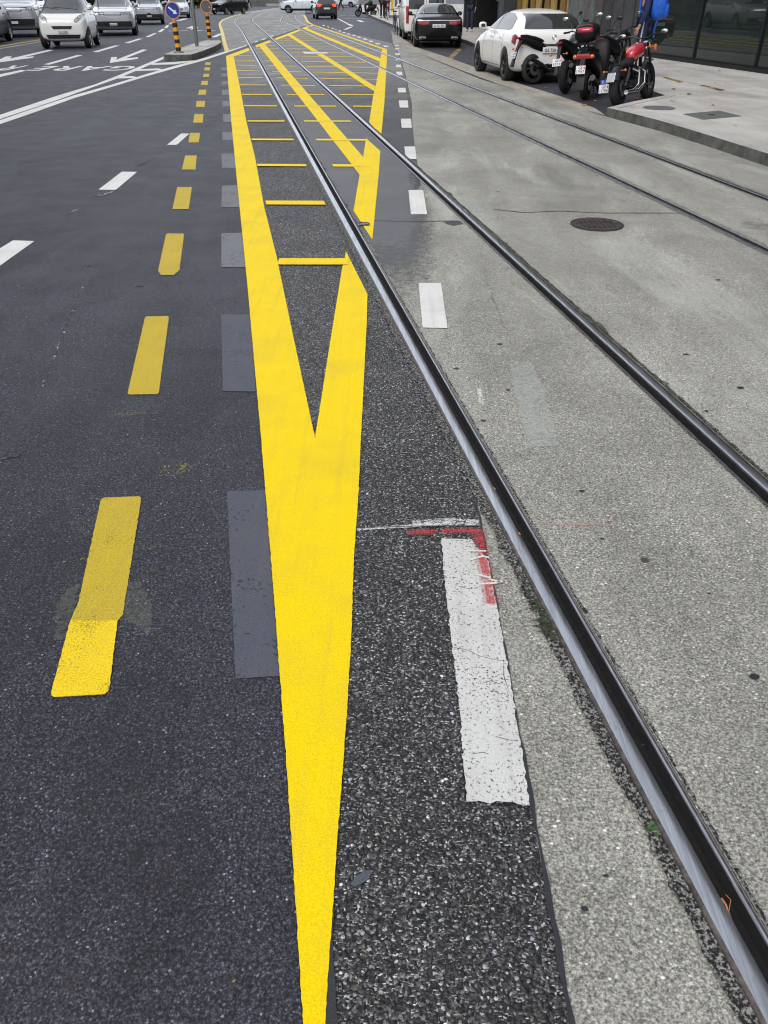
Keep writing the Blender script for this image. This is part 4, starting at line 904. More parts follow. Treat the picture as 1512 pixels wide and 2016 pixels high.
def decal(bvh, poly, axis, sgn, off, step, mesh=None):
    """a panel of the body's own surface: outline drawn in side (axis X) or end (axis Y) view, laid on the body"""
    bm = bmesh.new(); vs = [bm.verts.new((a, 0, b_)) for a, b_ in poly]; bm.faces.new(vs)
    for i, k0 in ((0, 'x'), (2, 'z')):
        lo = min(q.co[i] for q in bm.verts); hi = max(q.co[i] for q in bm.verts); n_ = int((hi-lo)/step)
        for j in range(1, n_+1):
            pt = [0, 0, 0]; pt[i] = lo + (hi-lo)*j/(n_+1); nm = [0, 0, 0]; nm[i] = 1
            bmesh.ops.bisect_plane(bm, geom=bm.verts[:]+bm.edges[:]+bm.faces[:], plane_co=pt, plane_no=nm)
    ok = 0
    for q in bm.verts:
        a, b_ = q.co.x, q.co.z
        if axis == 'X': o_, d_ = Vector((3*sgn, a, b_)), Vector((-sgn, 0, 0))
        else: o_, d_ = Vector((a, 5*sgn, b_)), Vector((0, -sgn, 0))
        h, nr, _, _ = bvh.ray_cast(o_, d_)
        if h is None: h, nr, _, _ = bvh.find_nearest(Vector((o_.x*.25 if axis == 'X' else a, a if axis == 'X' else o_.y*.45, b_)))
        if nr.dot(d_) > 0: nr = -nr
        q.co = h + nr*off
    bmesh.ops.triangulate(bm, faces=[f for f in bm.faces if len(f.verts) > 4]); bm.verts.index_update()
    m = mesh or MB(); fs = [[q.index for q in f.verts] for f in bm.faces]; vv = [q.co.copy() for q in bm.verts]
    for f in fs:
        a, b_, c_ = (vv[i] for i in f[:3]); nrm = (b_-a).cross(c_-a); out = Vector((sgn, 0, 0)) if axis == 'X' else Vector((0, sgn, 0))
        if nrm.dot(out) < 0: f.reverse()
    m.add(vv, fs); bm.free(); return m
def wheel(par, x, y, r, w_, rim='alloy', spokes=5, steer=0):
    s = 1 if x > 0 else -1; t = MB(); ri = r*.68
    t.lathe([(ri, -w_/2), (r*.93, -w_/2), (r*.985, -w_/2*.8), (r, -w_/2*.4), (r, w_/2*.4), (r*.985, w_/2*.8), (r*.93, w_/2), (ri, w_/2)], axis='X', n=36)
    o = bpy.data.objects.new('wheel', None); C.objects.link(o); o.parent = par; o.location = (x, y, r); o.rotation_euler.z = steer; o.empty_display_size = .1
    t.obj('tyre', 'rubber', o, True)
    q = MB(); q.lathe([(ri*1.01, w_/2*s), (ri*.95, w_/2*.9*s), (ri*.9, w_/2*.55*s), (ri*.9, -w_/2*s)], axis='X', n=36)
    xo = w_/2*.72*s
    for i in range(spokes):
        a = 2*math.pi*i/spokes; M = Matrix.Rotation(a, 4, 'X')
        for da in (-.13, .13):
            d0, d1 = M @ Vector((xo*1.05, 0, 0)) , M @ Vector((xo, math.sin(da)*ri*.95, math.cos(da)*ri*.95))
            q.tube([d0+M @ Vector((0, 0, ri*.12)), d1], [ri*.10, ri*.065], 6)
    q.lathe([(0, xo*1.25), (ri*.2, xo*1.15), (ri*.24, xo*.8)], axis='X', n=16)
    q.obj('rim', rim, o, True)
    q = MB(); q.cyl((xo*.2, 0, 0), (xo*.35, 0, 0), ri*.62, n=20); q.obj('brake_disc', 'engine', o)
    return o
SHELL = {}
def car(kind, L_, W_, H_, loc, head, paint_, label, cat='car', name='parked_car', group=None, rim='alloy', plate=('', ''), lit=None, steer=0, only=None, lampmat=None, clad=None, scl=.88):
    """heading: degrees clockwise from +Y the front points to"""
    t = thing(name, label, cat, (loc[0], loc[1], loc[2] if len(loc) > 2 else 0), -R(head), group); D = DEC[kind]
    secs = T[kind]; r = D['r']
    vs = []; fs = []; hh = H_
    for (y, zb, w_, zs, wt, zt) in secs:
        y *= L_; zb = max(zb*hh, .17); w_ *= W_/2; zs *= hh; wt *= W_/2; zt *= hh
        b_ = [(0, zb), (.80*w_, zb), (.965*w_, zb+.07), (w_, zb+.38*(zs-zb)), (.99*w_, zb+.78*(zs-zb)), (.945*w_, zs)]
        p5, p7 = b_[5], (wt*.97, zt-min(.10, .35*(zt-zs)+.005))
        b_ += [((p5[0]+p7[0])/2+.012, (p5[1]+p7[1])/2), p7, (wt*.72, zt-min(.02, .2*(zt-zs))), (0, zt)]
        ring_ = [(x, z) for x, z in b_] + [(-x, z) for x, z in b_[-2:0:-1]]
        n = len(ring_); vs += [(x, y, z) for x, z in ring_]
    for j in range(len(secs)-1):
        for i in range(n): fs.append((j*n+i, j*n+(i+1) % n, (j+1)*n+(i+1) % n, (j+1)*n+i))
    fs += [tuple(range(n-1, -1, -1)), tuple(range((len(secs)-1)*n, len(secs)*n))]
    m = MB(); m.add(vs, fs); o = m.obj('tmp', paint_)
    sd = o.modifiers.new('s', 'SUBSURF'); sd.levels = 2; sd.render_levels = 2
    smooth_me = bake(o); bm = bmesh.new(); bm.from_mesh(smooth_me); bmesh.ops.recalc_face_normals(bm, faces=bm.faces); bm.to_mesh(smooth_me)
    bvh = BVHTree.FromBMesh(bm); bm.free()
    o = bpy.data.objects.new('tmp', smooth_me); C.objects.link(o); cut_ = []
    yf, yr = D['axf']*L_, D['axr']*L_
    for y in (yf, yr):
        q = MB(); 
        for s in (1, -1): q.cyl((s*(W_/2-.26), y, r+.01), (s*(W_/2+.2), y, r+.01), r*1.13, n=32)
        co_ = q.obj('cut', paint_); cut_.append(co_)
        b_ = o.modifiers.new('b', 'BOOLEAN'); b_.operation = 'DIFFERENCE'; b_.object = co_; b_.solver = 'EXACT'
    me = bake(o); [bpy.data.objects.remove(c_) for c_ in cut_]
    me.materials.clear(); me.materials.append(MAT[paint_]); me.materials.append(MAT['black_plastic'])
    body = bpy.data.objects.new('body', me); C.objects.link(body); body.parent = t
    me.polygons.foreach_set('use_smooth', [True]*len(me.polygons))
    mi = []
    for f in me.polygons:
        c_ = f.center; dark = False
        for y in (yf, yr):
            d_ = math.hypot(c_.y-y, c_.z-r-.01)
            if d_ < r*1.12 and abs(c_.x) < W_/2-.015 and abs(c_.x) > W_/2-.30 and c_.z < r*2.2 : dark = True
        if c_.z < max(.20, .14*H_): dark = True
        if clad and c_.z < clad: dark = True
        mi.append(1 if dark else 0)
    me.polygons.foreach_set('material_index', mi)
    try: me.set_sharp_from_angle(angle=R(35))
    except Exception: pass
    X = lambda P, s=1: [(a*W_/2*s, b_*H_) for a, b_ in P]; Y = lambda P: [(a*L_, b_*H_) for a, b_ in P]
    for s in (1, -1):
        for P in D['side']:
            decal(bvh, Y(P), 'X', s, .009, .06).obj('side_window', 'glass', body, True)
            Q = MB(); pp = Y(P)
    # door seams
    q = MB()
    for s in (1, -1):
        edges = [(.17 if kind != 'smart' else .20), -.045 if kind != 'smart' else -.13] + ([-.235] if kind in ('suv', 'sedan', 'hatch') else [])
        for e in edges: decal(bvh, [(e*L_-.006, .20*H_), (e*L_+.006, .20*H_), (e*L_+.006, .66*H_), (e*L_-.006, .66*H_)], 'X', s, .003, .08, q)
        decal(bvh, [(edges[-1]*L_, .195*H_), (edges[0]*L_, .195*H_), (edges[0]*L_, .203*H_), (edges[-1]*L_, .203*H_)], 'X', s, .003, .1, q)
    q.obj('door_seam', 'black_plastic', body)
    for s in (1, -1):
        for e in ([-.0, -.19] if kind in ('suv', 'sedan', 'hatch') else [-.08]):
            h_, nr, _, _ = bvh.ray_cast(Vector((3*s, e*L_, .60*H_)), Vector((-s, 0, 0)))
            if h_: MB().box((h_.x+.012*s, h_.y, h_.z), (.03, .17, .028), bev=.008).obj('door_handle', paint_, body, True)
    decal(bvh, X(D['ws']), 'Y', 1, .012, .05).obj('windscreen', 'glass', body, True)
    if kind != 'van': decal(bvh, X(D['rw']), 'Y', -1, .012, .05).obj('rear_window', 'glass', body, True)
    else:
        for s in (1, -1): decal(bvh, X(D['rw'], s), 'Y', -1, .006, .10).obj('rear_window', 'glass', body, True)
        decal(bvh, [(-.008, .2*H_), (.008, .2*H_), (.008, .93*H_), (-.008, .93*H_)], 'Y', -1, .004, .1).obj('door_seam', 'black_plastic', body)
    for s in (1, -1):
        decal(bvh, X(D['hl'], s), 'Y', 1, .010, .05).obj('headlight', lampmat or 'lamp', body, True)
        tl = decal(bvh, X(D['tl'], s), 'Y', -1, .012, .04); tlo = tl.obj('tail_light', 'brake_on' if lit == 'brake' else 'red_lamp', body, True)
        if kind == 'hatch':
            wr = MB(); decal(bvh, [(-.476*L_, .53*H_), (-.480*L_, .645*H_), (-.45*L_, .665*H_), (-.405*L_, .645*H_), (-.415*L_, .56*H_)], 'X', s, .012, .05, wr); wr.obj('lamp_side', 'red_lamp', tlo, True)
    g_ = decal(bvh, X(D['gr']), 'Y', 1, .008, .06).obj('grille', 'black_plastic', body, True)
    z0, z1 = min(p_[1] for p_ in D['gr'])*H_, max(p_[1] for p_ in D['gr'])*H_; q = MB(); nb_ = 1 if kind == 'smart' else 3
    if kind != 'smart':
        for i in range(nb_):
            zz = z0+(z1-z0)*(i+.5)/nb_; decal(bvh, [(-.34*W_/2, zz-.008), (.34*W_/2, zz-.008), (.34*W_/2, zz+.008), (-.34*W_/2, zz+.008)], 'Y', 1, .018, .06, q)
        q.obj('grille_bar', 'chrome', g_, True)
    decal(bvh, X(D['bp']), 'Y', 1, .008, .08).obj('bumper_vent', 'black_plastic', body, True); decal(bvh, X(D['bp']), 'Y', -1, .008, .08).obj('bumper_insert', 'black_plastic', body, True)
    if kind == 'suv':
        q = MB(); decal(bvh, X([(-.62,.575),(.62,.575),(.60,.525),(-.60,.525)]), 'Y', 1, .013, .05, q); q.obj('grille_band', 'black_plastic', body, True)
        for z_, h__, w__ in ((.552, .010, .58), (.535, .006, .58), (.205, .012, .72), (.245, .008, .76)):
            q = MB(); decal(bvh, X([(-w__, z_+h__/2), (w__, z_+h__/2), (w__, z_-h__/2), (-w__, z_-h__/2)]), 'Y', 1, .020, .05, q); q.obj('chrome_bar', 'chrome', body, True)
    # plates
    for s, zz, tx in ((1, .29 if kind != 'smart' else .315, plate[0]), (-1, D.get('pz', .50 if kind in ('sedan',) else (.46 if kind != 'van' else .34)), plate[1])):
        h_, nr, _, _ = bvh.ray_cast(Vector((0, 5*s, zz*H_)), Vector((0, -s, 0)))
        if h_:
            pl = MB().box((0, h_.y+.022*s, h_.z), (.50 if s < 0 else .30, .012, .115 if s < 0 else .09), bev=.004).obj('number_plate', 'plate', body, True)
            if tx:
                letters(tx, (0, h_.y+.030*s), .40 if s < 0 else .25, .065 if s < 0 else .055, (math.pi/2, 0, 0 if s < 0 else math.pi), pl, 'plate_number', 'plate_ink', h_.z)
    for s in (1, -1):
        mz = .70*H_ if kind != 'van' else .56*H_; my = (.135 if kind != 'smart' else .20)*L_
        mo = MB(); mo.loft([(my-.10, mz+.05, .06, .045, s*(W_/2+.08)), (my-.06, mz+.05, .095, .075, s*(W_/2+.08)), (my+.03, mz+.05, .085, .065, s*(W_/2+.07)), (my+.09, mz+.045, .04, .03, s*(W_/2+.05))], p=3)
        mo.box((s*(W_/2-.03), my, mz), (.18, .06, .05)); mr = mo.obj('wing_mirror', paint_, body, True)
        MB().loft([(my-.104, mz+.05, .052, .038, s*(W_/2+.08)), (my-.108, mz+.05, .05, .036, s*(W_/2+.08))], p=3).obj('mirror_glass', 'glass', mr)
    ww = .215 if kind != 'smart' else .17
    for x in (-1, 1):
        wheel(t, x*(W_/2-ww/2-.012), yf, r, ww, rim, 5, steer); wheel(t, x*(W_/2-ww/2-.012), yr, r, ww, rim, 5)
    t.scale = (scl,)*3
    return t, body, bvh
def mid(p, q): return ((p.x+q.x)/2, (p.y+q.y)/2)
def by_front(u, v_, head, L_, z=0):
    """centre of a car whose front (or, with head turned by 180, rear) end stands at this point"""
    p = G(u, v_, z); h = R(head); return (p.x - math.sin(h)*L_/2, p.y - math.cos(h)*L_/2)
# white tailgate hatchback beside the motorcycles
t, b_, bv = car('hatch', 4.29, 1.78, 1.43, (0, 0), -8, 'car_white', 'white hatchback with black wheels parked beside the row of motorcycles', rim='dark_alloy', plate=('', 'GE 750 482'))
h = R(-8); rl = G(996, 159); off = Vector((-(.89-.1)*math.cos(h) + DEC['hatch']['axr']*4.29*math.sin(h), (.79)*math.sin(h)*1 + DEC['hatch']['axr']*4.29*math.cos(h), 0))
t.location = (rl.x-off.x, rl.y-off.y, 0); merc = t; sc = .90; t.scale = (sc,)*3; t.location = (rl.x-off.x*sc, rl.y-off.y*sc, 0)
q = MB(); q.cyl((.25, -1.78, 1.08), (.25, -1.78, 1.20), .045, .055, 14)
cupo = tag(q.obj('paper_cup', 'cup'), 'white paper cup on the parcel shelf of the white hatchback', 'cup'); cupo.parent = None; cupo.matrix_world = Matrix.Translation(t.location) @ Matrix.Rotation(-h, 4, 'Z'); cupo.matrix_world = Matrix.Translation(t.location) @ Matrix.Rotation(-h, 4, 'Z') @ Matrix.Scale(.9, 4)
q = MB(); decal(bv, [(-.50, .735), (.50, .735), (.46, .775), (-.46, .775)], 'Y', -1, .010, .06, q).obj('plate_trim', 'car_grey', b_, True)
q = MB(); q.lathe([(.032, 0), (.042, .006), (.052, 0)], axis='Y', n=20); hh_, nr, _, _ = bv.ray_cast(Vector((0, -5, .90)), Vector((0, 1, 0))); q.obj('badge', 'chrome', b_, True, loc=(0, hh_.y-.012, .90))
q = MB(); decal(bv, [(-.70, .20), (.70, .20), (.62, .30), (-.62, .30)], 'Y', -1, .012, .06, q).obj('diffuser', 'black_plastic', b_, True)
# black saloon
c0 = by_front(863, 95, 180, 5.1*.86); t, b_, bv = car('sedan', 5.1, 1.90, 1.47, (c0[0], c0[1]), 0, 'car_black', 'black saloon seen from behind, parked between the white van and the white hatchback', plate=('', 'GE 957 094'), scl=.86)
q = MB(); decal(bv, [(-.86, .895), (.86, .905), (.86, .92), (-.86, .912)], 'Y', -1, .016, .05, q).obj('chrome_strip', 'chrome', b_, True)
for s in (1, -1):
    q = MB(); q.box((s*.62, -2.535, .34), (.26, .05, .085), bev=.02).obj('exhaust_pipe', 'chrome', b_, True); MB().box((s*.62, -2.557, .34), (.21, .03, .05)).obj('exhaust_inside', 'black_plastic', b_)
# white van
c0 = by_front(834, 79, 180, 5.0*.88); t, b_, bv = car('van', 5.0, 1.95, 2.1, (c0[0], c0[1]), -2, 'car_white', 'white van standing in front of the black saloon, with tall red tail lights', 'van', 'parked_van')
# dark hatch with lit brakes
c0 = by_front(647, 38, 168, 3.8); car('hatch', 3.8, 1.72, 1.55, c0, -20+10, 'car_grey', 'dark grey hatchback driving away with its brake lights on', name='moving_car', lit='brake', plate=('', ''))[0]
# crossing pale SUV
p = G(592, 26); car('suv', 4.35, 1.8, 1.60, (p.x+.1, p.y+.6), -88, 'car_pale', 'pale blue SUV crossing the junction behind the braking car', name='moving_car', clad=.42)
p = G(690, 9); car('hatch', 4.2, 1.75, 1.5, (p.x, p.y-25), -80, 'car_pale', 'pale car far away behind the walking pedestrian', name='parked_car')
# black SUV near the curve
p = mid(G(425, 28), G(471, 29)); car('suv', 4.6, 1.88, 1.66, (p[0]-.1, p[1]+1.6), 212, 'car_black', 'black SUV turning past the traffic island', name='moving_car', scl=.80)
# oncoming row
c0 = by_front(118, 98, 176, 2.7); hd = 171
t, b_, bv = car('smart', 2.69, 1.56, 1.54, (G(118,96).x+.02, G(118,96).y+1.25), hd, 'car_white', 'tiny white two seater car driving towards the camera', name='moving_car', plate=('GE 314 528', ''), steer=R(-4), scl=1.0)
q = MB()
for a, c_ in ((-.42, -.20), (-.17, .17), (.20, .42)): decal(bv, [(a*1.1, .30), (c_*1.1, .30), (c_*1.1, .40), (a*1.1, .40)], 'Y', 1, .014, .06, q)
q.obj('lower_vent', 'black_plastic', b_, True)
q = MB()
q.tube([(-.50, .93, 1.09), (-.1, .90, 1.125), (.25, .86, 1.15)], .011); q.tube([(.05, .93, 1.09), (.35, .88, 1.13), (.55, .83, 1.16)], .011); q.obj('wiper', 'black_plastic', b_)
p = G(226, 71); car('suv', 4.55, 1.83, 1.48, (p.x-.50, p.y+2.15), 166, 'car_silver', 'silver family van behind the tiny white car, chrome bars below its pale bonnet', name='moving_car', plate=('GE 620 417', ''), lampmat='lamp', scl=1.0)
p = G(296, 49); car('suv', 4.4, 1.80, 1.62, (p.x-.5, p.y+2.2), 167, 'car_silver', 'silver car third in the oncoming row, left of the blue arrow sign', name='moving_car', plate=('GE 188 036', ''), clad=.55)
p = G(352, 36); car('hatch', 4.2, 1.78, 1.52, (p.x-.5, p.y+2.4), 166, 'car_pale', 'pale car half hidden behind the blue arrow sign', name='moving_car')
p = G(10, 76); car('suv', 4.75, 1.90, 1.85, (p.x-.3, p.y+2.9), 166, 'car_silver', 'silver off-roader with upright grille parked by the yellow line', plate=('', ''), scl=.98)
p = G(20, 80); car('hatch', 4.2, 1.78, 1.50, (p.x-.51, p.y-1.4), 168, 'car_black', 'black car cut off by the left edge of the photo', scl=1.0)
car('hatch', 4.2, 1.78, 1.5, (-21.3, 50), 182, 'car_grey', 'dark parked car further back behind the silver off-roader')

# ------------------------------------------------------------ motorcycles
def plate2(par, p, rot, l1, l2, blue=False, w_=.18, h_=.14):
    o = MB().box((0, 0, 0), (w_, .006, h_), bev=.002).obj('number_plate', 'plate', par); o.location = p; o.rotation_euler = rot
    letters(l1, (0, -.0045), w_*.42, h_*.36, (math.pi/2, 0, 0), o, 'plate_number', 'plate_ink', h_*.22); letters(l2, (0, -.0045), w_*.82, h_*.38, (math.pi/2, 0, 0), o, 'plate_number', 'plate_ink', -h_*.24)
    MB().box((w_*.38, -.004, h_*.22), (w_*.14, .004, h_*.28)).obj('plate_shield', 'plate_red', o)
    if blue:
        q = MB().box((0, 0, h_*.5+.042), (w_*.72, .006, .075)).obj('blue_sticker', 'plate_blue', o); letters('F', (-.02, -.0045), .02, .045, (math.pi/2, 0, 0), q, 'sticker_letter', 'plate', h_*.5+.042)
    return o
def mwheel(par, y, r, w_, rim='dark_alloy', spokes=5):
    o = bpy.data.objects.new('wheel', None); C.objects.link(o); o.parent = par; o.location = (0, y, r); o.empty_display_size = .1
    t = MB(); n = 12; prof = [(r - w_*.5 + w_*.5*math.cos(a)*1.0, w_*.5*math.sin(a)) for a in [math.pi*(-.62+1.24*i/(n-1)) for i in range(n)]]
    t.lathe(prof, axis='X', n=40); t.obj('tyre', 'rubber', o, True)
    ri = r - w_*.78; q = MB(); q.lathe([(ri, -w_*.36), (ri+.02, -w_*.40), (ri-.015, 0), (ri+.02, w_*.40), (ri, w_*.36), (ri-.03, 0), (ri, -w_*.36)], axis='X', n=36)
    for i in range(spokes): a = 2*math.pi*i/spokes; q.tube([(0, math.cos(a)*.03, math.sin(a)*.03), (0, math.cos(a)*ri, math.sin(a)*ri)], [.022, .014], 6)
    q.cyl((-w_*.5, 0, 0), (w_*.5, 0, 0), .035); q.obj('rim', rim, o, True)
    q = MB(); q.lathe([(.06, w_*.55), (.135, w_*.55), (.135, w_*.58), (.06, w_*.58)], axis='X', n=28); q.obj('brake_disc', 'alloy', o, True)
    return o
def bike_common(t, wb, bar_z, bar_y, bar_w, mirrors=True, mirror_mat='chrome', mh=.20):
    q = MB(); q.tube([(-bar_w, bar_y-.12, bar_z), (-bar_w*.55, bar_y-.03, bar_z+.02), (-.09, bar_y, bar_z-.03), (.09, bar_y, bar_z-.03), (bar_w*.55, bar_y-.03, bar_z+.02), (bar_w, bar_y-.12, bar_z)], .013)
    hb = q.obj('handlebar', 'engine', t, True)
    for s in (1, -1):
        g_ = MB(); g_.tube([(s*bar_w, bar_y-.12, bar_z), (s*(bar_w-.13), bar_y-.075, bar_z+.006)], .019); g_.obj('grip', 'leather', hb, True)
        g_ = MB(); g_.tube([(s*(bar_w-.02), bar_y-.03, bar_z+.012), (s*(bar_w-.2), bar_y+.0, bar_z+.01)], .007); g_.obj('brake_lever', 'alloy', hb, True)
        if mirrors:
            g_ = MB(); g_.tube([(s*(bar_w-.17), bar_y-.05, bar_z), (s*(bar_w-.13), bar_y, bar_z+mh*.6), (s*(bar_w-.05), bar_y, bar_z+mh)], .007)
            mo = g_.obj('mirror_stalk', 'engine', hb, True); e = MB(); e.ell((s*(bar_w+.0), bar_y, bar_z+mh+.02), (.065, .016, .036)); e.obj('mirror', mirror_mat, mo, True)
    return hb
def signals(t, y, z, x, mat='orange_lamp', r=.024):
    for s in (1, -1):
        q = MB(); q.cyl((s*(x-.08), y, z), (s*x, y, z), .008); q.ell((s*x, y, z), (r, r*1.0, r)); q.obj('indicator', mat, t, True)
def motorcycle(label, loc, head, lean, style, num='2184'):
    t = thing('motorcycle' if style != 'scooter' else 'scooter', label, 'motorcycle' if style != 'scooter' else 'scooter', (loc[0], loc[1], 0), -R(head), 'motorcycles parked side by side'); t.rotation_euler = (0, R(lean), -R(head)); t.scale = (.87,)*3
    if style == 'cruiser':
        wb = 1.50; rr, rf = .315, .33; yr, yf = 0, wb
        mwheel(t, yr, rr, .155, 'dark_alloy', 9); mwheel(t, yf, rf, .11, 'dark_alloy', 9)
        q = MB()   # frame
        for s in (1, -1):
            q.tube([(s*.06, 1.22, .86), (s*.10, .95, .55), (s*.12, .80, .24), (s*.12, .30, .22), (s*.11, .12, .40), (s*.10, .10, .62), (s*.06, .60, .72)], .017)
            q.tube([(s*.10, 0, rr), (s*.11, .40, .30)], .022)
        q.tube([(0, 1.24, .90), (0, .95, .80), (0, .50, .72)], .025); q.obj('frame', 'engine', t, True)
        for s in (1, -1):
            f = MB(); f.tube([(s*.11, wb, rf), (s*.10, 1.36, .60), (s*.09, 1.19, 1.00)], [.030, .026, .022]); f.tube([(s*.11, wb, rf), (s*.105, 1.42, .48)], .036); f.obj('fork', 'tank_black', t, True)
            f = MB(); f.tube([(s*.14, -.02, rr+.02), (s*.145, .16, .62)], .024); f.tube([(s*.14, .02, rr+.08), (s*.145, .13, .54)], .040); f.obj('shock_absorber', 'engine', t, True)
        q = MB()
        for a, sgn in ((-20, 1), (25, 1)):   # v-twin
            M = Matrix.Rotation(R(a), 4, 'X')
            for i in range(9): q.box(Vector((0, .62, .34)) + M @ Vector((0, 0, .10+i*.024)), (.17, .17, .012), M)
            q.cyl(Vector((0, .62, .34)) + M @ Vector((0, 0, .04)), Vector((0, .62, .34)) + M @ Vector((0, 0, .32)), .068)
        q.cyl((-.15, .62, .32), (.15, .62, .32), .125, n=24); q.box((0, .38, .32), (.24, .26, .2), bev=.04); q.obj('engine', 'engine', t, True)
        for ya in (.50, .80): q = MB(); q.tube([(.10, ya-.1, .60), (.19, ya+.02, .53), (.20, ya-.02, .32), (.19, ya-.34, .22), (.19, -.10, .24)], [.022, .024, .026, .038, .040], 12); q.obj('exhaust_pipe', 'chrome', t, True)
        q = MB(); q.cyl((.13, .60, .50), (.20, .60, .50), .085, n=24); q.obj('air_cleaner', 'chrome', t, True)
        q = MB(); q.loft([(.50, .80, .05, .06), (.58, .82, .11, .10), (.75, .86, .145, .125), (.95, .90, .14, .12), (1.08, .91, .09, .08), (1.13, .91, .03, .03)], 20, 2.4); tk = q.obj('fuel_tank', 'tank_red', t, 60)
        q = MB(); q.cyl((0, .86, .97), (0, .86, 1.01), .035); q.obj('filler_cap', 'chrome', tk, True)
        q = MB(); q.loft([(-.06, .66, .07, .035), (.0, .67, .12, .045), (.20, .67, .155, .05), (.40, .70, .13, .055), (.56, .76, .06, .04)], 16, 2.6); q.obj('seat', 'leather', t, 60)
        q = MB()   # rear mudguard
        n = 14
        for i in range(n):
            a0, a1 = R(25+i*115/n), R(25+(i+1)*115/n); Rg = rr+.055
            for j in range(6):
                b0, b1 = -1+j/3, -1+(j+1)/3
                pt = lambda a, b: (b*.105, -math.cos(a)*(Rg-.05*b*b), rr+math.sin(a)*(Rg-.05*b*b))
                q.add([pt(a0, b0), pt(a0, b1), pt(a1, b1), pt(a1, b0)], [(0, 1, 2, 3)])
        mg = q.obj('rear_mudguard', 'tank_black', t, True)
        q = MB(); q.box((0, -.365, rr+.19), (.15, .012, .17), Matrix.Rotation(R(-32), 4, 'X'), bev=.004); q.obj('mudguard_panel', 'alloy', mg)
        signals(t, -.20, .60, .20); plate2(t, (-.24, -.10, .33), (R(-12), 0, R(6)), 'GE', '10704', True)
        q = MB(); q.loft([(wb-.30, rf+.21, .045, .01), (wb-.15, rf+.34, .06, .012), (wb, rf+.385, .065, .014), (wb+.15, rf+.35, .06, .012)], 12); q.obj('front_mudguard', 'tank_black', t, True)
        q = MB(); q.lathe([(0, .10), (.05, .09), (.085, .04), (.092, -.02), (.080, -.03)], (0, 1.34, .93), 'Y', 24); q.obj('headlight', 'chrome', t, True)
        for s in (1, -1): q = MB(); q.box((s*.27, 1.10, .90), (.055, .05, .10), bev=.014); q.cyl((s*.10, 1.14, .92), (s*.26, 1.11, .91), .010); q.obj('indicator', 'orange_lamp', t, True)
        hb = bike_common(t, wb, 1.10, 1.16, .40, True, 'chrome', .02)
        q = MB(); q.tube([(-.12, .55, .25), (-.30, .62, .02)], .012); q.obj('side_stand', 'engine', t); q = MB(); q.tube([(.12, .86, .30), (.32, .86, .30)], .015); q.tube([(-.12, .86, .30), (-.32, .86, .30)], .015); q.obj('footpeg', 'engine', t)
        q = MB(); [q.tube([(s*.06, 1.22, .98), (s*.10, 1.15, .75), (s*.08, .95, .60)], .006) for s in (1, -1)]; q.obj('cable', 'rubber', t)
    elif style in ('naked', 'naked_big'):
        big_ = style == 'naked_big'; wb = 1.42; rr, rf = .31, .30
        mwheel(t, 0, rr, .17 if big_ else .12); mwheel(t, wb, rf, .12 if big_ else .10)
        q = MB()
        for s in (1, -1):
            q.tube([(s*.05, 1.06, .92), (s*.14, .85, .78), (s*.15, .50, .60), (s*.12, .42, .35)], .025); q.tube([(s*.09, 0, rr), (s*.10, .25, .36), (s*.10, .46, .40)], [.022, .03, .03])
            q.tube([(s*.10, .50, .62), (s*.09, .15, .80), (s*.05, -.20, .90)], .014)
        q.obj('frame', 'engine', t, True)
        for s in (1, -1): f = MB(); f.tube([(s*.10, wb, rf), (s*.095, 1.28, .65), (s*.09, 1.12, 1.02)], [.032, .028, .024]); f.obj('fork', 'engine', t, True)
        q = MB(); q.box((0, .62, .42), (.30, .34, .30), bev=.05); q.box((0, .76, .58), (.26, .2, .2), Matrix.Rotation(R(-18), 4, 'X'), bev=.03)
        for s in (1, -1): q.cyl((s*.14, .55, .38), (s*.19, .55, .38), .085, n=20)
        q.obj('engine', 'engine', t, True)
        q = MB(); q.tube([(.12, .85, .45), (.16, .70, .24), (.16, .35, .24), (.17, .12, .38), (.19, -.22, .52)], [.024, .026, .03, .045, .048], 12); q.obj('exhaust_pipe', 'black_plastic', t, True)
        q = MB(); q.loft([(.44, .86, .07, .05), (.55, .90, .14, .10), (.75, .95, .17, .13), (.95, .96, .16, .11), (1.06, .95, .08, .06)], 20, 2.5); q.obj('fuel_tank', 'tank_black', t, 60)
        q = MB(); q.loft([(-.34, .98, .03, .02), (-.22, .96, .09, .04), (0, .91, .125, .05), (.20, .85, .14, .055), (.46, .85, .10, .05)], 16, 2.6); q.obj('seat', 'leather', t, 60)
        q = MB(); q.loft([(-.42, .94, .03, .02), (-.28, .90, .09, .06), (.0, .80, .13, .10), (.25, .72, .15, .13), (.50, .70, .13, .12)], 14, 3); tc = q.obj('tail_cover', 'scooter_black', t, 60)
        q = MB(); q.loft([(-.44, .935, .06, .018), (-.405, .935, .075, .025)], 12); q.obj('tail_light', 'red_lamp', tc, True)
        q = MB(); q.tube([(0, -.34, .88), (0, -.46, .70), (0, -.55, .50), (0, -.60, .38)], [.05, .035, .04, .05], 8); q.obj('plate_holder', 'black_plastic', t, True)
        plate2(t, (0, -.555, .60), (R(-22), 0, 0), 'GE', num); signals(t, -.44, .74, .17)
        q = MB(); q.loft([(wb-.22, rf+.26, .05, .01), (wb, rf+.345, .06, .012), (wb+.16, rf+.30, .05, .01)], 12); q.obj('front_mudguard', 'scooter_black', t, True)
        q = MB(); q.lathe([(0, .10), (.06, .09), (.09, .03), (.09, -.04)], (0, 1.24, .94), 'Y', 24); q.obj('headlight', 'scooter_black', t, True)
        bike_common(t, wb, 1.10, 1.05, .37, True, 'chrome' if big_ else 'engine', .24)
        q = MB(); q.tube([(-.12, .45, .25), (-.28, .50, .02)], .012); q.obj('side_stand', 'engine', t)
    else:  # scooter
        wb = 1.36; rr, rf = .28, .28
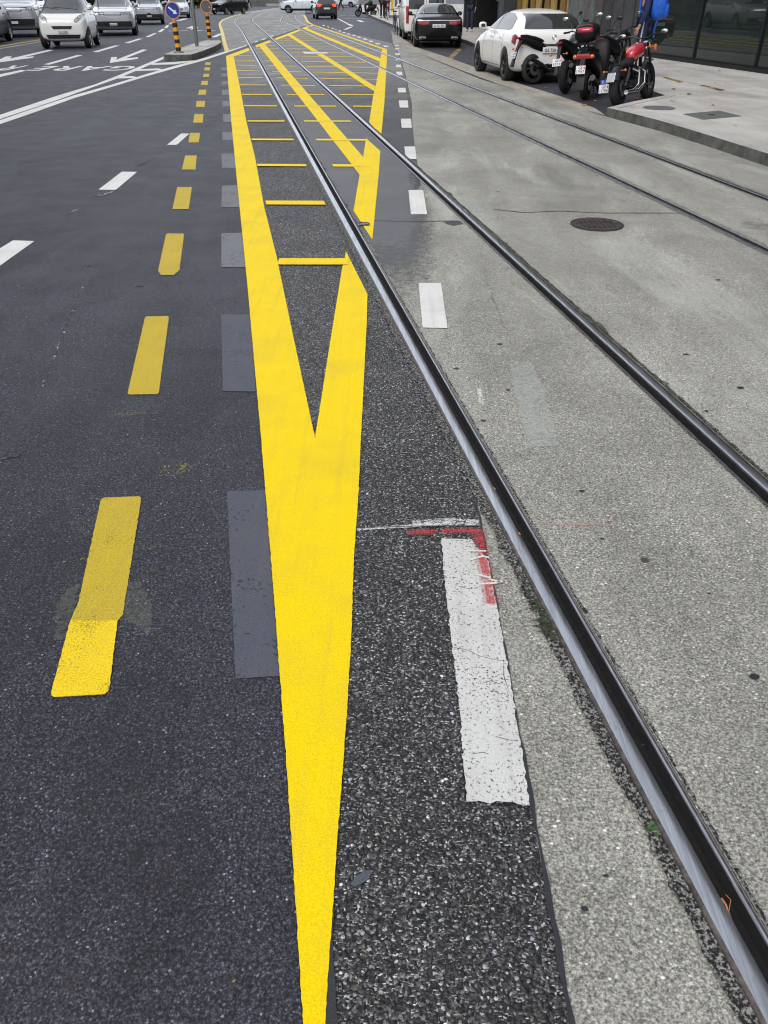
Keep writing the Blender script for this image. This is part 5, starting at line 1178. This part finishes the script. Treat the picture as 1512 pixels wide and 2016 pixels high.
        mwheel(t, 0, rr, .15); mwheel(t, wb, rf, .12)
        q = MB(); q.loft([(-.32, .80, .07, .05), (-.22, .74, .16, .13), (.0, .68, .20, .17), (.25, .62, .21, .20), (.50, .50, .19, .20), (.58, .40, .15, .12)], 18, 3); bd_ = q.obj('body', 'scooter_black', t, 60)
        q = MB(); q.loft([(.40, .26, .17, .05), (.60, .24, .19, .05), (.95, .26, .18, .06), (1.10, .40, .15, .12)], 16, 3.5); q.obj('footboard', 'black_plastic', t, 60)
        q = MB(); q.loft([(1.00, .45, .16, .16), (1.08, .68, .20, .22), (1.16, .82, .20, .18), (1.26, .62, .15, .18), (1.34, .48, .09, .09)], 16, 2.6); q.obj('front_shield', 'scooter_black', t, 60)
        q = MB(); q.loft([(-.30, .88, .08, .03), (-.1, .87, .15, .05), (.2, .83, .17, .05), (.45, .80, .13, .05)], 16, 2.6); q.obj('seat', 'leather', t, 60)
        q = MB(); q.box((0, -.345, .765), (.26, .05, .09), bev=.02); tl = q.obj('tail_light', 'red_lamp', bd_, True)
        for s in (1, -1): q = MB(); q.ell((s*.16, -.31, .755), (.05, .045, .042)); q.obj('indicator', 'orange_lamp', bd_, True)
        q = MB(); q.tube([(0, -.33, .70), (0, -.42, .56), (0, -.46, .45)], [.06, .05, .06], 8); q.box((0, -.46, .33), (.16, .02, .26), Matrix.Rotation(R(-10), 4, 'X'), bev=.008); q.obj('mud_flap', 'black_plastic', t, True)
        plate2(t, (0, -.50, .55), (R(-14), 0, 0), 'GE', '17967')
        q = MB(); q.tube([(.17, .3, .26), (.19, .0, .30), (.20, -.32, .40)], [.03, .055, .055], 12); q.obj('exhaust_pipe', 'engine', t, True)
        for s in (1, -1): f = MB(); f.tube([(s*.08, wb, rf), (s*.07, 1.24, .60)], .022); f.obj('fork', 'engine', t, True)
        bike_common(t, wb, 1.08, 1.08, .34, True, 'engine', .24)
        q = MB(); q.tube([(.13, .18, .02), (.10, .25, .22), (-.10, .25, .22), (-.13, .18, .02)], .014); q.obj('centre_stand', 'engine', t)
        q = MB(); q.ell((0, 1.27, .78), (.10, .05, .07)); q.obj('headlight', 'lamp', t, True)
    return t
def top_box(t, y, z, label, red=True):
    o = thing('top_box', label, 'top box'); m_ = t.matrix_basis.copy(); o.parent = None
    q = MB(); q.loft([(y-.24, z+.02, .10, .07), (y-.20, z+.03, .19, .13), (y-.05, z+.05, .225, .165), (y+.14, z+.05, .21, .155), (y+.20, z+.03, .13, .10)], 20, 2.8); q.obj('shell', 'scooter_black', o, 60)
    q = MB(); q.loft([(y-.255, z+.085, .08, .02), (y-.222, z+.085, .15, .045), (y-.15, z+.125, .15, .055)], 20, 2.8); q.obj('red_panel', 'tank_red', o, 60)
    q = MB(); q.box((0, y, z-.14), (.22, .30, .03), bev=.008); q.tube([(0, y+.05, z-.14), (0, y+.2, z-.22)], .02); q.obj('carrier', 'engine', o)
    o.location = t.location; o.rotation_euler = t.rotation_euler; o.scale = t.scale
    return o
bk = G(1047,166); b1 = motorcycle('slim black motorcycle beside the rear of the white hatchback', (bk.x+.02, bk.y), 62, -9, 'naked')
bk = G(1113,184); b2 = motorcycle('black motorcycle with fat rear tyre, second from the white hatchback', (bk.x, bk.y), 30, -7, 'naked_big', '5073')
bk = G(1151,196); b3 = motorcycle('black scooter carrying a red and black top box', (bk.x, bk.y), 26, -4, 'scooter')
top_box(b3, -.12, 1.10, 'rounded black top box with a red panel on the black scooter')
bk = G(1216,211); b4 = motorcycle('black motorcycle with dark red tank next to the pavement corner', (bk.x, bk.y), 36, -8, 'cruiser')
bk = G(1176,172); b5 = motorcycle('black motorcycle half hidden between the scooter and the red tank motorcycle', (bk.x+.25, bk.y+.3), 34, -8, 'naked_big', '3391')

# ------------------------------------------------------------ bicycle by the van
def bicycle(label, loc, head, group=None):
    t = thing('bicycle', label, 'bicycle', loc, -R(head), group); t.rotation_euler = (0, R(-5), -R(head))
    for y in (0, 1.05):
        o = bpy.data.objects.new('wheel', None); C.objects.link(o); o.parent = t; o.location = (0, y, .34)
        q = MB(); q.lathe([(.325+.016*math.cos(a), .018*math.sin(a)) for a in [i*math.pi/4 for i in range(9)]], axis='X', n=40); q.obj('tyre', 'rubber', o, True)
        q = MB(); q.lathe([(.300, -.010), (.315, -.010), (.315, .010), (.300, .010), (.300, -.010)], axis='X', n=40)
        for i in range(16): a = i*math.pi/8; q.tube([(.02 if i % 2 else -.02, 0, 0), (0, math.cos(a)*.305, math.sin(a)*.305)], .0018, 4)
        q.obj('rim', 'alloy', o, True)
    q = MB(); q.tube([(0, .45, .28), (0, .28, .82)], .016); q.tube([(0, .45, .28), (0, .90, .72)], .018); q.tube([(0, .31, .72), (0, .88, .80)], .016); q.tube([(0, .90, .70), (0, .86, .90)], .018)
    for s in (1, -1): q.tube([(s*.05, 0, .34), (s*.02, .30, .74)], .008); q.tube([(s*.05, 0, .34), (s*.04, .45, .28)], .009); q.tube([(s*.05, 1.05, .34), (s*.04, .90, .72)], .010)
    q.obj('frame', 'tank_black', t, True)
    q = MB(); q.loft([(.12, .88, .07, .03), (.28, .88, .05, .025), (.40, .87, .02, .015)], 12); q.obj('saddle', 'leather', t, True)
    q = MB(); q.tube([(-.28, .78, .98), (-.1, .86, .95), (.1, .86, .95), (.28, .78, .98)], .012); q.tube([(0, .86, .88), (0, .86, .95)], .014); q.obj('handlebar', 'engine', t, True)
    q = MB(); q.cyl((-.02, .45, .28), (.02, .45, .28), .09, n=24); q.tube([(.06, .45, .28), (.08, .50, .12)], .010); q.tube([(-.06, .45, .28), (-.08, .40, .44)], .010); q.obj('crank', 'engine', t)
    return t
p = G(783,70); bicycle('black bicycle standing against the side of the white van', (p.x-.02, p.y+.1, 0), -5)

# ------------------------------------------------------------ people
def skin(nodes, edges, name, mat, par, sub=2, root=0):
    me = bpy.data.meshes.new(name); me.from_pydata([n_[0] for n_ in nodes], edges, []); o = bpy.data.objects.new(name, me); C.objects.link(o)
    md = o.modifiers.new('k', 'SKIN'); md.use_smooth_shade = True
    sv = me.skin_vertices[0].data
    for i, n_ in enumerate(nodes): sv[i].radius = (n_[1], n_[2] if len(n_) > 2 else n_[1]); sv[i].use_root = (i == root)
    s_ = o.modifiers.new('s', 'SUBSURF'); s_.levels = sub; s_.render_levels = sub
    m2 = bake(o); m2.materials.clear(); m2.materials.append(MAT[mat]); m2.polygons.foreach_set('use_smooth', [True]*len(m2.polygons)); m2.polygons.foreach_set('material_index', [0]*len(m2.polygons))
    ob = bpy.data.objects.new(name, m2); C.objects.link(ob); ob.parent = par; return ob
def person(label, loc, head, pose='stand', top='cloth_black', legs='denim', shoes='shoe_white', group=None, hair='hair_dark', h=1.0, helmet=None):
    t = thing('person', label, 'person', loc, -R(head), group); V = Vector
    P = dict(pel=V((0,0,.95)), che=V((0,.01,1.22)), nek=V((0,.0,1.45)), hd=V((0,.02,1.56)), top=V((0,.02,1.70)))
    for s, k_ in ((1, 'r'), (-1, 'l')):
        P['hip'+k_] = V((s*.09,0,.92)); P['kne'+k_] = V((s*.10,.02,.50)); P['ank'+k_] = V((s*.10,-.02,.09)); P['toe'+k_] = V((s*.12,.15,.035)); P['sho'+k_] = V((s*.18,0,1.40)); P['elb'+k_] = V((s*.24,-.03,1.12)); P['wri'+k_] = V((s*.24,.07,.87))
    if pose == 'walk':
        P['kner'] = V((.09,.20,.54)); P['ankr'] = V((.09,.30,.10)); P['toer'] = V((.10,.46,.06)); P['knel'] = V((-.09,-.02,.50)); P['ankl'] = V((-.09,-.34,.14)); P['toel'] = V((-.10,-.22,.04)); P['elbr'] = V((.24,-.14,1.15)); P['wrir'] = V((.22,-.10,.92)); P['elbl'] = V((-.24,.06,1.13)); P['wril'] = V((-.22,.24,.98))
    if pose == 'phone': P['elbr'] = V((.24,.06,1.14)); P['wrir'] = V((.12,.26,1.25))
    if pose == 'fwd': P['elbl'] = V((-.25,.02,1.13)); P['wril'] = V((-.20,.22,1.02)); P['elbr'] = V((.24,.10,1.15)); P['wrir'] = V((.16,.26,1.20))
    if pose == 'ride':
        for k_, s in (('r', 1), ('l', -1)):
            P['kne'+k_] = V((s*.20,.42,.80)); P['ank'+k_] = V((s*.18,.38,.34)); P['toe'+k_] = V((s*.18,.56,.30)); P['elb'+k_] = V((s*.28,.26,1.16)); P['wri'+k_] = V((s*.32,.50,1.10))
    if pose == 'cycle':
        for k_, s, dz in (('r', 1, .14), ('l', -1, -.10)):
            P['kne'+k_] = V((s*.13,.34,.70+dz)); P['ank'+k_] = V((s*.12,.20,.30+dz*1.3)); P['toe'+k_] = V((s*.12,.36,.25+dz*1.3)); P['elb'+k_] = V((s*.28,.30,1.22)); P['wri'+k_] = V((s*.27,.52,1.02))
        P['che'] = V((0,.12,1.24)); P['nek'] = V((0,.22,1.45)); P['hd'] = V((0,.28,1.56)); P['top'] = V((0,.30,1.70)); P['shor'] = V((.18,.20,1.40)); P['shol'] = V((-.18,.20,1.40))
    nd, ed, ix = [], [], {}
    def add(k_, p, r, r2=None): ix[k_] = len(nd); nd.append((p, r, r2 or r)); return ix[k_]
    add('pel', P['pel'], .13, .10); add('che', P['che'], .15, .105); add('nek', P['nek'], .055); add('hd', P['hd'], .070, .082); add('tp', P['top'], .070, .078)
    ed += [(0,1),(1,2),(2,3),(3,4)]
    for k_, s in (('r', 1), ('l', -1)):
        a = [add('hip'+k_, P['hip'+k_], .085), add('kne'+k_, P['kne'+k_], .056), add('ank'+k_, P['ank'+k_], .037), add('toe'+k_, P['toe'+k_], .034)]; ed.extend([(0,a[0]),(a[0],a[1]),(a[1],a[2]),(a[2],a[3])])
        b_ = [add('sho'+k_, P['sho'+k_], .055), add('elb'+k_, P['elb'+k_], .038), add('wri'+k_, P['wri'+k_], .026)]; ed.extend([(1,b_[0]),(b_[0],b_[1]),(b_[1],b_[2])])
        d = (P['wri'+k_]-P['elb'+k_]).normalized(); u = V((0,1,0)) if abs(d.y) < .7 else V((1,0,0)); u = (u - d*u.dot(d)).normalized(); nn_ = d.cross(u)*(-s)
        pm = add('palm'+k_, P['wri'+k_]+d*.06, .030, .018); ed.append((b_[2], pm))
        for f, (o_, L_) in enumerate(((-.027, .075), (-.009, .088), (.009, .082), (.026, .064))):
            r0 = P['wri'+k_]+d*.095+u*o_; f1 = add(f'f{f}{k_}', r0, .010); f2 = add(f'g{f}{k_}', r0+d*L_*.5+nn_*.012, .009); f3 = add(f'h{f}{k_}', r0+d*L_*.85+nn_*.035, .008); ed.extend([(pm, f1), (f1, f2), (f2, f3)])
        t1 = add('t'+k_, P['wri'+k_]+d*.05+u*.038, .011); t2 = add('u'+k_, P['wri'+k_]+d*.085+u*.055+nn_*.015, .009); ed.extend([(pm, t1), (t1, t2)])
    body = skin(nd, ed, 'body', 'skin', t)
    hc = P['hd'].lerp(P['top'], .55)
    q = MB(); q.ell(hc+V((0,.085,.0-.02)), (.014,.020,.022))
    for s in (1, -1): q.ell(hc+V((s*.082,0,-.01)), (.012,.022,.032))
    q.obj('nose_and_ears', 'skin', body, True)
    q = MB(); [q.ell(hc+V((s*.032,.083,.012)), (.012,.006,.007)) for s in (1, -1)]; q.box(hc+V((0,.086,-.062)), (.05,.006,.009)); q.obj('eyes_and_mouth', 'hair_dark', body, True)
    if helmet: q = MB(); q.ell(hc+V((0,-.005,.03)), (.125,.145,.135)); q.obj('helmet', helmet, body, True)
    else: q = MB(); q.ell(hc+V((0,-.022,.035)), (.090,.098,.092)); q.obj('hair', hair, body, True)
    g_ = lambda k_, r, r2=None: (P[k_], r, r2 or r)
    skin([g_('pel',.145,.115), g_('hipr',.10), g_('kner',.074), g_('ankr',.060), g_('hipl',.10), g_('knel',.074), g_('ankl',.060)], [(0,1),(1,2),(2,3),(0,4),(4,5),(5,6)], 'trousers', legs, t)
    skin([(P['pel']+V((0,0,-.02)),.155,.125), g_('che',.175,.125), (P['nek']-V((0,0,.03)),.075), g_('shor',.072), g_('elbr',.055), (P['elbr'].lerp(P['wrir'],.93),.042), g_('shol',.072), g_('elbl',.055), (P['elbl'].lerp(P['wril'],.93),.042)], [(0,1),(1,2),(1,3),(3,4),(4,5),(1,6),(6,7),(7,8)], 'jacket', top, t)
    for k_ in 'rl':
        skin([(P['ank'+k_]+V((0,-.02,-.03)),.045), (P['ank'+k_].lerp(P['toe'+k_],.5)+V((0,0,-.01)),.048,.040), (P['toe'+k_]+V((0,.02,.005)),.042,.034)], [(0,1),(1,2)], 'shoe', shoes, t)
    t.scale = (h, h, h)
    return t
pp = G(1252,153,PZ)
bp_ = person('person in navy clothes with blue backpack standing behind the red tank motorcycle', (pp.x, pp.y, PZ), -70, 'stand', 'navy', 'navy', 'cloth_black', h=1.02)
q = MB()   # side stripe on the trousers
V = Vector
q.tube([(-.175,.0,.96), (-.185,.01,.75), (-.172,.02,.52), (-.16,-.01,.18)], .014, 6); q.obj('white_stripe', 'shoe_white', bp_, True)
bag = thing('backpack', 'bright blue backpack worn by the person behind the motorcycles', 'backpack', (pp.x, pp.y, PZ), R(70)); bag.scale = (1.02,)*3
q = MB(); q.loft([(-.36,1.20,.10,.12), (-.33,1.20,.145,.20), (-.24,1.21,.165,.25), (-.15,1.22,.16,.26), (-.10,1.22,.14,.24)], 20, 3); sh_ = q.obj('bag_shell', 'blue_bag', bag, 60)
q = MB(); q.loft([(-.40,1.12,.09,.09), (-.37,1.12,.12,.12), (-.33,1.12,.12,.12)], 16, 3); q.obj('front_pocket', 'blue_bag', sh_, 60)
for s in (1, -1):
    q = MB(); q.tube([(s*.11,-.12,1.44), (s*.12,.02,1.50), (s*.13,.13,1.36), (s*.13,.11,1.12), (s*.12,-.10,.98)], .018, 6); q.obj('strap', 'blue_bag', bag, True)
    q = MB(); q.tube([(s*.08,-.22,.97), (s*.10,-.20,.82), (s*.09,-.21,.68)], .009, 5); q.obj('loose_strap', 'blue_bag', bag, True)
person('person in dark jacket and white trainers by the dark passage, left of the two', (*G(924,63,PZ)[:2], PZ), 200, 'phone', 'cloth_black', 'denim', group='people by the dark passage')
person('person in grey jacket and white trainers by the dark passage, right of the two', (*G(984,63,PZ)[:2], PZ), 165, 'phone', 'cloth_grey', 'denim', group='people by the dark passage')
person('person in dark clothes walking across the far junction', (*G(672,20)[:2], 0), -80, 'walk', 'cloth_black', 'cloth_black', 'cloth_black')
person('person in black standing next to the cyclist on the far pavement', (*G(753,36,.12)[:2], .12), 20, 'stand', 'cloth_black', 'cloth_black', 'cloth_black', h=1.0)
person('person standing far away at the left end of the railing, in blue trousers', (*G(482,15.5)[:2], 0), 90, 'stand', 'cloth_grey', 'denim', 'cloth_black')
person('person in black walking beside the left end of the far railing', (*G(490,15.5)[:2], 0), 90, 'walk', 'cloth_black', 'cloth_black', 'cloth_black')
person('person in blue by the far pavement behind the board', (*G(793,38,.12)[:2], .12), 150, 'stand', 'navy', 'denim', 'cloth_black')
# scooter rider
sp_ = G(735, 33); sc = motorcycle('black scooter ridden across the far junction', (sp_.x, sp_.y), -84, 0, 'scooter'); del sc['group']
person('person in green vest riding the black scooter', (sp_.x-.20, sp_.y, -.04), -84, 'ride', 'hi_vis', 'cloth_black', 'cloth_black', helmet='scooter_black')
# cyclist with red light
cp_ = G(763, 38.5, .12); cy = bicycle('bicycle with glowing red rear light on the far pavement', (cp_.x, cp_.y, .12), -6); cy.rotation_euler.y = 0
q = MB(); q.box((0, -.05, .78), (.16, .10, .30), bev=.03); q.obj('pannier', 'cloth_black', cy); q = MB(); q.ell((0, -.115, .76), (.035,.02,.09)); q.obj('rear_light', 'brake_on', cy, True)
cr = R(6); person('person in beige coat riding the bicycle on the far pavement', (cp_.x-.30*math.sin(cr), cp_.y+.30*math.cos(cr), .12), -6, 'cycle', 'cloth_beige', 'cloth_black', 'cloth_black')
# advertising board
ab = G(776, 36, .12); t = thing('advert_board', 'low framed board with yellow panel standing on the far pavement', 'sign board', (ab.x, ab.y, .12), R(-6)); t.scale = (.6, 1, 1)
q = MB()
for a, b_, c_, d_ in ((-.55, 0, .07, 1.9), (.55, 0, .07, 1.9)): q.box((a, 0, .95), (c_, .07, 1.9))
q.box((0, 0, .10), (1.1, .07, .14)); q.box((0, 0, 1.87), (1.1, .07, .06)); q.obj('frame', 'pole_grey', t)
MB().box((0, 0, 1.0), (1.0, .03, 1.6)).obj('panel', 'sign_white', t); MB().box((-.22, -.022, 1.05), (.26, .01, 1.35)).obj('yellow_stripe', 'board_yellow', t); MB().box((.2, -.022, .9), (.3, .01, .5)).obj('dark_stripe', 'sign_back', t)
# far railing
ra, rb = G(494, 12.5), G(548, 12.0); t = thing('railing', 'grey metal railing far beyond the junction', 'railing', (ra.x, ra.y, 0)); dv = rb-ra
q = MB(); q.tube([(0,0,1.05), (dv.x, dv.y, 1.05)], .05); q.tube([(0,0,.45), (dv.x, dv.y, .45)], .04); q.obj('rail', 'fence_metal', t)
q = MB(); n = 44
for i in range(n+1): f = dv*(i/n); q.box((f.x, f.y, .55), (.07 if i % 11 else .16, .05, 1.05))
q.obj('balusters', 'fence_metal', t)
q = MB(); q.box((dv.x/2, dv.y/2+.3, .12), (dv.length, .5, .35)); q.obj('low_wall', 'kerb', t)
# hedge in the far left
def hedge(label, a, b, h, w_, n):
    t = thing('hedge', label, 'hedge', (a.x, a.y, 0)); q = MB(); rd = random.Random(3); d = b-a
    for i in range(n):
        f = d*rd.random(); c_ = V((f.x, f.y, 0)) + V((rd.uniform(-w_, w_)*.5, rd.uniform(-w_, w_)*.5, h*rd.random()**.6)); s_ = rd.uniform(.10, .24)
        e1 = V((rd.uniform(-1,1), rd.uniform(-1,1), rd.uniform(-1,1))).normalized(); e2 = e1.orthogonal().normalized()
        q.add([c_-e1*s_, c_+e2*s_*.5, c_+e1*s_, c_-e2*s_*.5], [(0,1,2,3)])
    q.obj('foliage', 'hedge_leaf', t)
    q = MB(); [q.tube([(d.x*i/8, d.y*i/8, 0), (d.x*i/8+.1, d.y*i/8, h*.7)], [.06,.03], 6) for i in range(9)]; q.obj('stem', 'bark', t)
hedge('dark green hedge behind the bollards on the far left', G(352, 15), G(425, 15), 2.6, 1.6, 5200)
hedge('dark green hedge behind the oncoming silver cars', G(120, 20), G(340, 17), 2.4, 1.8, 9000)

# ------------------------------------------------------------ small things on the ground
def leaf(label, p, z, s_, rot, mat, name='fallen_leaf', cat='leaf', group='fallen leaves'):
    q = MB(); n = 9; vs = [(0, -s_*.7, s_*.05)]
    for i in range(n):
        a = i/(n-1); w_ = math.sin(a*math.pi)**.8*s_*.45*(1+.25*math.sin(i*2.3)); y = -s_*.5+a*s_
        vs += [(-w_, y, s_*.18*abs(math.sin(a*2.6))+.004), (0, y, .004), (w_, y, s_*.14*abs(math.cos(a*2))+.004)]
    fs = []
    for i in range(n-1): o = 1+i*3; fs += [(o, o+1, o+4, o+3), (o+1, o+2, o+5, o+4)]
    q.add(vs, fs); o = q.obj(name, mat, loc=(p.x, p.y, z), rotz=rot); return tag(o, label, cat, group)
for i, (u, v_, z, s_, mt, lb) in enumerate([
  (1255,195,.004,.14,'dry_leaf','orange leaf lying under the red tank motorcycle, left of its front wheel'), (1264,192,.004,.10,'dry_leaf','small orange leaf closest to the front tyre of the red tank motorcycle'), (1287,192,.004,.08,'dry_leaf','brownish leaf by the foot of the kerb right of the red tank motorcycle'),
  (1150,208,.004,.09,'dry_leaf','orange leaf on the asphalt in front of the black scooter'), (1172,199,.004,.05,'pale_leaf','pale crumb of leaf right of the scooter tyre'), (1075,174,.004,.09,'pale_leaf','pale leaf between the slim motorcycle and the fat tyre'),
  (1326,176,PZ+.002,.09,'pale_leaf','pale leaf left of the twisted dark leaf on the pavement'), (1357,186,PZ+.002,.10,'sign_back','twisted dark leaf in the middle of the pavement'), (1324,199,PZ+.002,.08,'pale_leaf','pale leaf just above the round grey pavement cover'),
  (1404,208,PZ+.002,.06,'dry_leaf','brown leaf above the rectangular cover'), (1409,164,PZ+.002,.06,'pale_leaf','small leaf above the yellow pavement dash'), (1416,140,PZ+.002,.07,'pale_leaf','small leaf near the foot of the glass front'), (1448,248,PZ+.002,.05,'pale_leaf','tiny pale leaf nearest the kerb')]):
    leaf(lb, G(u, v_, z), z+.002, s_, i*1.3, mt)
# weeds in the rail joint
def weed(label, px, n, s_, col='leaf_green', seed=1):
    p = G(*px); rd = random.Random(seed); q = MB()
    for i in range(n):
        a = rd.uniform(0, 6.28); tl_ = rd.uniform(.2, .8); L_ = s_*rd.uniform(.6, 1.2); d = V((math.cos(a)*math.cos(tl_), math.sin(a)*math.cos(tl_), math.sin(tl_))); sd_ = V((-math.sin(a), math.cos(a), 0))
        c_ = V((rd.uniform(-1,1)*s_*.5, rd.uniform(-1,1)*s_*.9, .002)); W_ = L_*.28
        q.add([c_, c_+d*L_*.35+sd_*W_, c_+d*L_*.75+sd_*W_*.8+V((0,0,-.1*L_)), c_+d*L_+V((0,0,-.15*L_)), c_+d*L_*.75-sd_*W_*.8+V((0,0,-.1*L_)), c_+d*L_*.35-sd_*W_], [(0,1,2,3),(0,3,4,5)])
    t = thing('weed', label, 'plant', (p.x, p.y, .008)); q.obj('leaves', col, t); return t
weed('small green weed growing in the joint beside the near rail', (1281,1632), 12, .015)
weed('low tuft of moss and grass beside the near rail, further up than the weed', (1072,1232), 46, .014, 'hedge_leaf', 5)
# twig in the groove
a_ = [G(1419,1772), G(1428,1785), G(1433,1800), G(1440,1820)]
q = MB(); q.tube([(p.x, p.y, .006) for p in a_], [.0028,.002,.0018,.0025], 6); q.tube([(a_[2].x, a_[2].y, .006), (G(1436,1778).x, G(1436,1778).y, .012), (G(1426,1766).x, G(1426,1766).y, .010)], .0007, 5)
tag(q.obj('leaf_stalk', 'dry_leaf', smooth=True), 'orange leaf stalk lying in the groove of the near rail', 'twig')
for i, (u, v_) in enumerate([(1022,1057), (973,968)]):
    q = MB(); q.box((0,0,.0135), (.005,.014,.0015), Matrix.Rotation(R(10), 4, 'Z')); tag(q.obj('orange_chip', 'dry_leaf', loc=tuple(G(u, v_))), ['orange chip on the near rail beside the red spray mark', 'orange chip on the near rail further up the slope'][i], 'litter')
